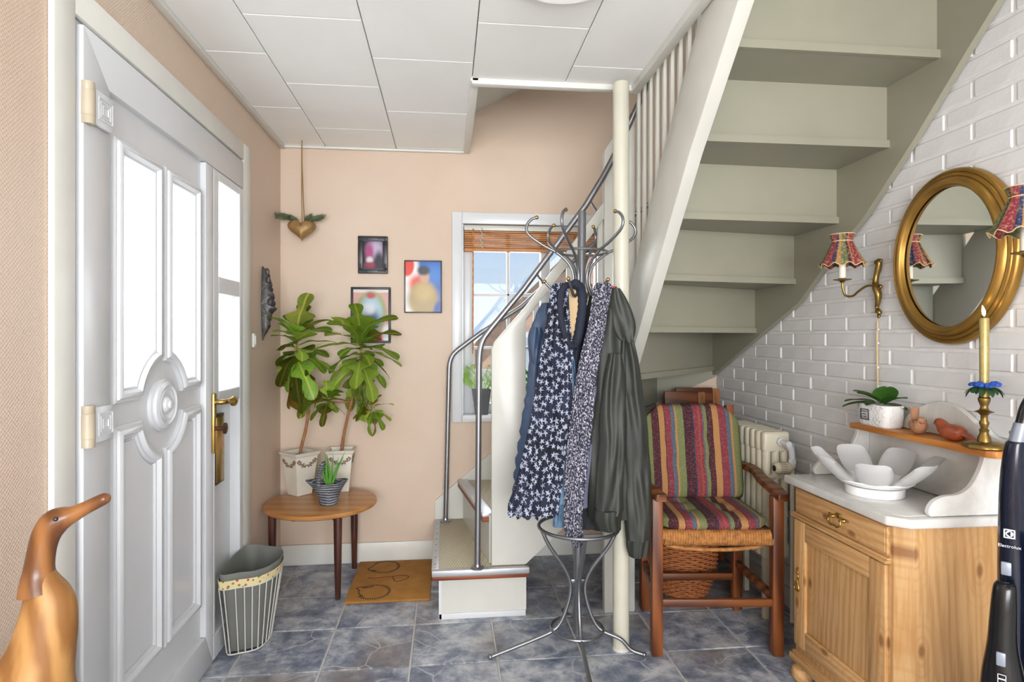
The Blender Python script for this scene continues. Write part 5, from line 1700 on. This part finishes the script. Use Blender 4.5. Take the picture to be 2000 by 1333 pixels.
bm = B(); lathe(bm, [(.0108, 0), (.0112, .01), (.0118, .196), (.0105, .200), (.004, .1985), (0, .198)], 24); ob('wax', bm, M['goldwax'], cn)
bm = B(); tube(bm, [(0, 0, .197), (-.001, .001, .207)], .001, 6); ob('wick', bm, M['black'], cn)
t = NT('candle_flame')
em = t.node('ShaderNodeEmission'); em.inputs[0].default_value = (1, .72, .32, 1); em.inputs[1].default_value = 9
t.l.new(em.outputs[0], t.n['Material Output'].inputs[0])
bm = B(); tube(bm, [(0, 0, .205), (0, .0005, .211), (-.001, .001, .220), (-.002, .002, .229), (-.003, .003, .236)], [.001, .0042, .0046, .0026, .0004], 10); ob('flame', bm, t.m, cn)
wr = thing('flower_ring', 'candle ring of blue paper roses and green leaves', 'wreath', (1.506, 1.545, 1.107))
M['rose'] = plain('royal_blue_paper', '2554B4', .6, var=.35, scale=60)
M['rleaf'] = plain('dark_green_silk_leaf', '3F6B45', .55, var=.25, scale=30)
M['ribw'] = plain('silver_ribbon', 'B9B0B4', .4, .3)
for (a, rr_, z, s_) in ((200, .024, .010, 1), (250, .026, .008, .85), (320, .024, .011, 1.05), (150, .024, .009, .8), (60, .026, .010, .9)):
    bm = B()
    c_ = Vector((rr_ * math.cos(R(a)), rr_ * math.sin(R(a)), z))
    for q in range(9):
        b2 = q * 2.4; r2 = .003 + .0009 * q
        ball(bm, c_ + Vector((r2 * math.cos(b2), r2 * math.sin(b2), .004 - .0006 * q)), .0078 * s_, 8, 1, 1, .8)
    ob('rose', bm, M['rose'], wr, 30)
for k in range(12):
    a = 30 * k + 8
    o_ = ob('leaf', oval_leaf(.026 + .006 * (k % 3), .0085, .5), M['rleaf'], wr, 60)
    o_.matrix_local = Matrix.Translation((.020 * math.cos(R(a)), .020 * math.sin(R(a)), .003)) @ Matrix.Rotation(R(a), 4, 'Z') @ Matrix.Rotation(R(12 + 10 * (k % 2)), 4, 'Y')
bm = B(); tube(bm, circ(.0175, .004, 24), .003, 6, True); ob('ring', bm, M['rleaf'], wr)
bm = B()
for a in (225, 285): tube(bm, [(.02 * math.cos(R(a)), .02 * math.sin(R(a)), .006), (.034 * math.cos(R(a + 15)), .034 * math.sin(R(a + 15)), .004), (.045 * math.cos(R(a + 40)), .045 * math.sin(R(a + 40)), .008)], .003, 6, flat=.3)
ob('ribbon', bm, M['ribw'], wr)

# ------------------------------------------------------------------ oval mirror
M['gilt'] = plain('antique_gold_frame', 'A07A3A', .33, .75, var=.15, scale=10)
t = NT('silvered_mirror'); M['mirror'] = t.done((.86, .88, .87, 1), .015, 1.0)
mr_ = thing('oval_mirror', 'oval mirror in a wide moulded gold frame on the brick wall', 'mirror', (XR - .009, 1.728, 1.503))
AY, AZ = .236, .275
def oval_ring(d, x, n=72): return [(x, (AY - d) * math.cos(2 * math.pi * i / n), (AZ - d) * math.sin(2 * math.pi * i / n)) for i in range(n)]
profm = cr_pts([(.0, -.001), (.0, -.012), (.004, -.022), (.011, -.026), (.014, -.023), (.017, -.027), (.024, -.030), (.027, -.027), (.031, -.034), (.042, -.043), (.052, -.040), (.056, -.030), (.058, -.024)], 3)
bm = B(); loft(bm, [oval_ring(d, x) for d, x in profm], False); ob('frame', bm, M['gilt'], mr_, 40)
bm = B(); loft(bm, [oval_ring(.053, -.020), oval_ring(.053, -.012)]); ob('mirror_glass', bm, M['mirror'], mr_)
bm = B(); loft(bm, [oval_ring(.002, -.0105), oval_ring(.002, -.001)]); ob('backing', bm, M['board'], mr_)

# ------------------------------------------------------------------ wall sconces
t = NT('tapestry_shade')
at = t.node('ShaderNodeAttribute', attribute_name='stripe')
c_ = t.ramp(t.math('FRACT', t.math('MULTIPLY', at.outputs['Fac'], 4.0)), [(0, lin('7E2632')), (.2, lin('8A3640')), (.28, lin('28365A')), (.42, lin('9E7038')), (.56, lin('5A643E')), (.78, lin('481A28')), (.9, lin('946032'))], True)
M['shade'] = t.done(t.mix(t.rng(t.noise(140, None, 3), .5, .6, 0, .3), c_, lin('C9B090')), .85)
M['candlewhite'] = plain('ivory_candle_sleeve', 'E4DECF', .5, var=.02)
M['piping'] = plain('cream_piping', 'D2B98C', .8)
def sconce(label, y):
    t_ = thing('wall_sconce', label, 'wall lamp', (XR - .0085, y, 1.432), 0, 'sconces flanking the mirror')
    b = B()
    tube(b, cr_pts([(-.010, .0, -.104), (-.011, -.008, -.090), (-.012, .004, -.072), (-.014, -.004, -.050), (-.016, -.008, -.024), (-.018, .0, .0), (-.016, .006, .02), (-.014, .004, .045), (-.013, -.004, .07), (-.014, -.010, .092), (-.012, -.004, .104)], 4), [.004, .009, .007, .010, .013, .014, .011, .010, .012, .011, .007], 10, flat=.8)
    for (py, pz, rr_) in ((-.014, .098, .008), (.010, .096, .008), (-.012, -.03, .007), (.010, .006, .010), (-.012, .004, .009), (.008, -.085, .006), (-.004, -.104, .007)): ball(b, (-.011, py, pz), rr_, 8, .8, 1, 1)
    ob('backplate', b, M['oldbrass'], t_, 60)
    b = B(); tube(b, cr_pts([(-.016, .0, .008), (-.05, .005, .008), (-.08, .006, -.010), (-.108, .004, -.030), (-.138, .0, -.028), (-.150, -.002, -.004), (-.152, -.002, .022)], 5), .0042, 10); ob('arm', b, M['oldbrass'], t_, 60)
    cx_, cy_ = -.152, -.002
    b = B(); lathe(b, [(.006, .018), (.010, .024), (.030, .028), (.031, .030), (.014, .031), (.013, .034)], 24, Matrix.Translation((cx_, cy_, 0))); ob('drip_pan', b, M['oldbrass'], t_, 50)
    b = B(); lathe(b, [(.0118, .032), (.0118, .118), (0, .119)], 20, Matrix.Translation((cx_, cy_, 0))); ob('candle_sleeve', b, M['candlewhite'], t_)
    n2 = 96
    rows = [(.074, .080), (.064, .098), (.050, .128), (.038, .156), (.033, .168), (.034, .172), (.040, .190), (.041, .192)]
    me = bpy.data.meshes.new('shade')
    vs_, fs_, st_ = [], [], []
    for q, (r_, z) in enumerate(rows):
        for i in range(n2):
            a = 2 * math.pi * i / n2
            fl = math.cos(10 * a)
            rr_ = r_ * (1 + (.05 if q < 3 else .02) * fl)
            vs_.append((cx_ + rr_ * math.cos(a), cy_ + rr_ * math.sin(a), z + (.006 * fl if q == 0 else 0)))
            st_.append(i / n2)
    for q in range(len(rows) - 1):
        for i in range(n2):
            j = (i + 1) % n2
            fs_.append((q * n2 + i, q * n2 + j, (q + 1) * n2 + j, (q + 1) * n2 + i))
    me.from_pydata(vs_, [], fs_)
    at_ = me.attributes.new('stripe', 'FLOAT', 'POINT')
    at_.data.foreach_set('value', st_)
    me.materials.append(M['shade'])
    for p_ in me.polygons: p_.use_smooth = True
    so = bpy.data.objects.new('shade', me); COL.objects.link(so); so.parent = t_
    md = so.modifiers.new('thickness', 'SOLIDIFY'); md.thickness = .0012
    for (q, dz) in ((0, 0), (4, 0), (7, .001)):
        b = B(); tube(b, [Vector(vs_[q * n2 + i]) + Vector((0, 0, dz)) for i in range(0, n2, 2)], .0016, 6, True); ob('piping', b, M['piping'], so, 60)
    return t_
sconce('brass candle sconce with tapestry shade between mirror and stair string', 2.050)
sconce('brass candle sconce with tapestry shade above the vacuum cleaner', 1.352)
cbl = thing('lamp_cable', 'thin cream cable running down the brick wall behind the planter', 'cable', (XR - .0085, 2.062, 1.0))
b = B(); tube(b, cr_pts([(-.004, 0, .31), (-.004, .002, .2), (-.004, -.001, .08), (-.004, .004, -.02), (-.004, .012, -.06)], 5), .0032, 7); ob('cord', b, M['piping'], cbl)
for z in (.28, .23, .14, .07, .0):
    b = B(); ball(b, (-.005, -.004, z), .005, 8); ob('cable_clip', b, M['offwhite'], cbl)

# ------------------------------------------------------------------ stick vacuum cleaner
M['vac'] = plain('midnight_blue_gloss', '151B2C', .12, .1, var=.1)
M['vacblk'] = plain('black_gloss_plastic', '101114', .2, var=.1)
M['vacgrey'] = plain('silver_grey_plastic', '9AA2B0', .3, .3, var=.05)
vc = thing('vacuum_cleaner', 'dark blue upright stick vacuum cleaner beside the washstand', 'vacuum', (1.343, 1.312, 0), R(-47))
# local frame: -Y faces the camera
def vring(cx_, cy_, rx, ry, z, n=24): return [(cx_ + rx * math.cos(2 * math.pi * i / n), cy_ + ry * math.sin(2 * math.pi * i / n), z) for i in range(n)]
def vloft(rows):
    b = B(); loft(b, [vring(*r_) for r_ in cr_pts(rows, 4)]); return b
ob('spine', vloft([(0.012, .03, .03, .035, .06), (.012, .03, .032, .038, .3), (.010, .03, .032, .036, .55), (.008, .03, .030, .034, .75), (.008, .028, .026, .030, .90), (.012, .026, .021, .025, .985), (.016, .026, .018, .022, 1.0)]), M['vac'], vc, 60)
b = B(); loft(b, [vring(.016, .026, .0175, .022, .9995), vring(.020, .026, .0175, .022, 1.02), vring(.025, .027, .016, .021, 1.045)]); lathe(b, [(.0195, 0), (.0195, .006)], 20, Matrix.Translation((.019, .026, 1.014)) @ Matrix.Rotation(R(8), 4, 'Y')); ob('collar', b, M['vacgrey'], vc, 50)
b = B(); tube(b, cr_pts([(.024, .027, 1.04), (.036, .03, 1.09), (.066, .03, 1.14), (.105, .03, 1.15), (.135, .03, 1.11), (.14, .03, 1.05), (.125, .03, 1.01)], 6), .0135, 12); ob('handle', b, M['vacblk'], vc, 60)
hu = ob('hand_unit', vloft([(-.004, -.025, .018, .012, .668), (-.006, -.03, .0225, .018, .655), (-.008, -.034, .026, .023, .60), (-.010, -.036, .030, .028, .52), (-.008, -.04, .043, .036, .44), (.0, -.042, .055, .045, .34), (.005, -.04, .058, .048, .25), (.005, -.03, .05, .04, .20)]), M['vacblk'], vc, 60)
b = B(); tube(b, cr_pts([(.05, -.005, .78), (.058, -.01, .62), (.062, -.02, .50), (.08, -.03, .44), (.105, -.03, .40)], 5), [.014, .016, .018, .02, .022], 12); ob('side_rib', b, M['vacblk'], vc, 60)
b = B(); lathe(b, [(0, .18), (.05, .185), (.062, .21), (.062, .34), (.05, .40), (.02, .42), (0, .42)], 24, Matrix.Translation((.075, -.02, 0))); ob('dust_cup', b, plain('smoked_plastic', '3A3C40', .15, var=.05), vc, 50)
for (x, z, w, h, y) in ((-.004, .695, .010, .016, -.008), (-.012, .50, .009, .016, -.071)):
    b = B(); box(b, x - w, x + w, y - .003, y + .006, z - h, z + h, .003); ob('button', b, M['vacgrey'], vc)
M['vacw'] = plain('white_print', 'D5D9E0', .5)
FY = Matrix(((1, 0, 0, 0), (0, 0, -1, 0), (0, 1, 0, 0), (0, 0, 0, 1)))
text_part('Electrolux', .0105, Matrix.Translation((.002, -.0092, .750)) @ FY, M['vacw'], vc)
b = B()
for (x0, x1, z0, z1) in ((-.011, .011, .788, .791), (-.011, .011, .769, .772), (-.011, -.008, .769, .791), (.008, .011, .769, .791)): box(b, x0 + .002, x1 + .002, -.0094, -.0076, z0, z1)
lathe(b, [(.0075, 0), (.0075, .0012)], 20, Matrix.Translation((.002, -.0080, .780)) @ Matrix.Rotation(R(90), 4, 'X'))
ob('emblem', b, M['vacw'], vc)
b = B(); prism(b, [(-.0055, .78), (.002, .7865), (.002, .7735)], 'Y', -.0098, -.0091, 0, Matrix.Translation((.002, 0, 0))); ob('emblem_cut', b, M['vac'], vc)
b = B()
for k in range(3):
    for (x0, x1, z0, z1) in ((-.008, .008, 0, .0015), (-.008, .008, .0095, .011), (-.008, -.0065, 0, .011), (.0065, .008, 0, .011)): box(b, x0 - .01, x1 - .01, -.0775, -.0765, .435 + .011 * k + z0, .435 + .011 * k + z1)
ob('battery_icon', b, M['vacw'], vc)
b = B(); loft(b, [sell(.13, .05, .0, 32, .35), sell(.135, .052, .01, 32, .35), sell(.13, .05, .05, 32, .35), sell(.06, .04, .075, 32, .5)]); ob('floor_head', b, M['vacblk'], vc, 50)

# ------------------------------------------------------------------ round ceiling lamp
lp_ = thing('ceiling_lamp', 'round white flush lamp on the ceiling panels', 'ceiling lamp', (.335, 1.668, ZC - .0005))
b = B(); lathe(b, [(.165, 0), (.165, -.018), (.16, -.02)], 48); ob('rim', b, M['white'], lp_)
t = NT('opal_lamp_glass')
t.b.inputs['Emission Color'].default_value = (1, .97, .92, 1); t.b.inputs['Emission Strength'].default_value = .25
M['opal'] = t.done((.86, .86, .88, 1), .3)
b = B(); lathe(b, [(.158, -.018), (.150, -.03), (.11, -.042), (.05, -.048), (0, -.049)], 48, cap=False); ob('opal_dome', b, M['opal'], lp_)

# ================================================================== stair window sill and outdoors
M['darkpot'] = plain('dark_grey_planter', '54585C', .35, .2, var=.08)
M['fern'] = plain('bright_fern_green', '8FB84A', .5, var=.25, scale=20)
fn = thing('fern_pot', 'feathery asparagus fern in a tall dark grey pot on the sill', 'plant', (.195, YB + .018, .8125))
def sq(s_, z): return [(s_ * a, s_ * .6 * b_, z) for a, b_ in ((-1, -1), (1, -1), (1, 1), (-1, 1))]
b = B(); loft(b, [sq(.036, 0), sq(.054, .145), sq(.050, .145), sq(.047, .125)]); ob('pot', b, M['darkpot'], fn, 25)
b = B(); loft(b, [sq(.0475, .12), sq(.0475, .132)]); ob('soil', b, M['soil'], fn)
rn2 = random.Random(3)
for k in range(16):
    a = k * 2.4; L = rn2.uniform(.14, .27)
    d = Vector((math.cos(a) * .8, math.sin(a) * .22 - .08, 1.0)).normalized()
    p0 = Vector((.02 * math.cos(a), .012 * math.sin(a), .13))
    pts_ = [(lambda q_: Vector((max(-.088, min(.1, q_.x)), max(-.05, min(.03, q_.y)), q_.z)))(p0 + d * L * f + Vector((math.cos(a) * .06 * f * f - .03 * f * f, -.02 * f * f, -.10 * f ** 3))) for f in [i / 8 for i in range(9)]]
    b = B(); tube(b, pts_, [.0014] * 8 + [.0006], 5)
    for q in range(46):
        f = rn2.uniform(.22, 1.0); i = min(7, int(f * 8)); c_ = pts_[i].lerp(pts_[i + 1], f * 8 - i)
        w = Vector((rn2.uniform(-1, 1), rn2.uniform(-.4, .4), rn2.uniform(-.9, .5))).normalized() * rn2.uniform(.015, .034)
        e = Vector((.0011, 0, .0006))
        b.faces.new([b.verts.new(c_ + e), b.verts.new(c_ - e), b.verts.new(c_ + w)])
        b.faces.new([b.verts.new(c_ + w * .5 + e), b.verts.new(c_ + w * .5 - e), b.verts.new(c_ + w * .7 + Vector((rn2.uniform(-.01, .01), 0, -.012)))])
    ob('frond', b, M['fern'], fn)
iv = thing('ivy_pot', 'glossy green ivy in a white pot on the stair window sill', 'plant', (.46, YB + .018, .8125))
b = B(); lathe(b, [(.032, 0), (.046, .10), (.049, .112), (.045, .112), (.042, .1)], 24, sy=.72); ob('pot', b, M['ceramic'], iv)
b = B(); lathe(b, [(0, .104), (.043, .102), (.043, .096)], 20, sy=.7); ob('soil', b, M['soil'], iv)
M['ivy'] = plain('deep_ivy_green', '2E8A56', .35, var=.35, scale=18)
ivl = mesh_of('ivy_leaf', oval_leaf(1.0, .36, .6), M['ivy'], 60)
for k in range(26):
    a = k * 137.5; f = rn2.uniform(0, 1)
    s_ = rn2.uniform(.045, .07)
    inst(ivl, 'leaf', iv, Matrix.Translation((.03 * math.cos(R(a)) * (.5 + f), .012 * math.sin(R(a)), .10 + .14 * f)) @ Matrix.Rotation(R(a), 4, 'Z') @ Matrix.Rotation(R(rn2.uniform(-40, 35)), 4, 'Y') @ Matrix.Diagonal((s_, s_ * .8, s_, 1)) if abs(math.sin(R(a))) < .75 else Matrix.Translation((.03 * math.cos(R(a)), 0, .11 + .14 * f)) @ Matrix.Rotation(R(a if math.sin(R(a)) < 0 else -a), 4, 'Z') @ Matrix.Rotation(R(-55), 4, 'Y') @ Matrix.Diagonal((s_, s_ * .8, s_, 1)))

# neighbouring house, garden ground and fence seen through the window
M['outbrick'] = plain('pale_pink_brick', 'D8B09C', .8, var=.2, scale=6, bump=.3, bscale=10)
M['outroof'] = plain('pale_grey_roof', 'C9CDD6', .7, var=.1, scale=5)
M['outwhite'] = plain('white_verge_board', 'F0F0F0', .5, var=.02)
b = B(); box(b, -30, 40, YB + .3, 60, -.6, -.35); g_ = struct('ground', b, plain('pale_garden_ground', 'B9B58F', .9, var=.25, scale=.6))
hs_ = thing('neighbour_house', 'pale pink brick house with white gable edge across the garden', 'house', (3.0, 11, -.35))
# gable wall facing us with a roof slope falling to the left
b = B(); prism(b, [(-3.1, 0), (-3.1, .95), (.4, 4.35), (3.9, .95), (3.9, 0)], 'Y', 0, 6); hw = ob('gable_wall', b, M['outbrick'], hs_)
for sgn, x0 in ((-1, -3.3), (1, 4.1)):
    b = B(); prism(b, [(x0, .76), (.4, 4.352), (.4, 4.44), (x0, .84)], 'Y', -.25, 6.2); ob('roof_slope', b, M['outroof'], hs_)
    b = B(); prism(b, [(x0, .74), (.4, 4.33), (.4, 4.46), (x0, .87)], 'Y', -.32, -.255); ob('verge_board', b, M['outwhite'], hs_)
for (x, z) in ((-1.5, .75), (.4, .75), (.4, 2.4)):
    b = B(); box(b, x - .45, x + .45, -.04, .02, z, z + .95); w_ = ob('window', b, M['outwhite'], hs_)
    b = B(); box(b, x - .36, x + .36, -.05, -.035, z + .09, z + .86); ob('pane', b, M['outroof'], w_)
h2 = thing('far_house', 'low grey roofed house beyond the garden', 'house', (-4.6, 20, -.35))
b = B(); prism(b, [(-3, 0), (-3, 2.0), (4.2, 2.0), (4.2, 0)], 'Y', 0, 4); ob('wall', b, M['outwhite'], h2)
b = B(); prism(b, [(-.3, 1.95), (2, 3.1), (4.3, 1.95)], 'X', -3.2, 4.4); ob('roof', b, M['outroof'], h2)
tr_ = thing('bare_tree', 'thin bare twiggy shrub in the garden outside', 'shrub', (1.0, 7.2, -.35))
M['twig'] = plain('pale_brown_twig', 'A89A72', .9, var=.2)
b = B()
def branch(p, d, L, r_, lev):
    q = p + d * L
    tube(b, [p, p.lerp(q, .5) + Vector((rn2.uniform(-.03, .03), 0, 0)), q], [r_, r_ * .8, r_ * .6], 5)
    if lev == 0: return
    for _ in range(3): branch(p.lerp(q, rn2.uniform(.5, 1)), (d + Vector((rn2.uniform(-.8, .8), rn2.uniform(-.6, .6), rn2.uniform(-.1, .5)))).normalized(), L * .68, r_ * .6, lev - 1)
for k in range(4): branch(Vector((.25 * (k - 1.5), 0, 0)), Vector((rn2.uniform(-.35, .35), rn2.uniform(-.3, .3), 1)).normalized(), .62, .012, 4)
ob('branches', b, M['twig'], tr_)
fc_ = thing('garden_fence', 'pale board fence across the garden outside the window', 'fence', (1.0, 8.6, -.35))
for k in range(14):
    b = B(); box(b, -2.1 + .3 * k, -1.82 + .3 * k, 0, .03, 0, 1.15, .005, seg=1); ob('board', b, M['cream'], fc_)
for z in (.25, .9):
    b = B(); box(b, -2.15, 2.1, .03, .07, z, z + .08); ob('rail', b, M['cream'], fc_)
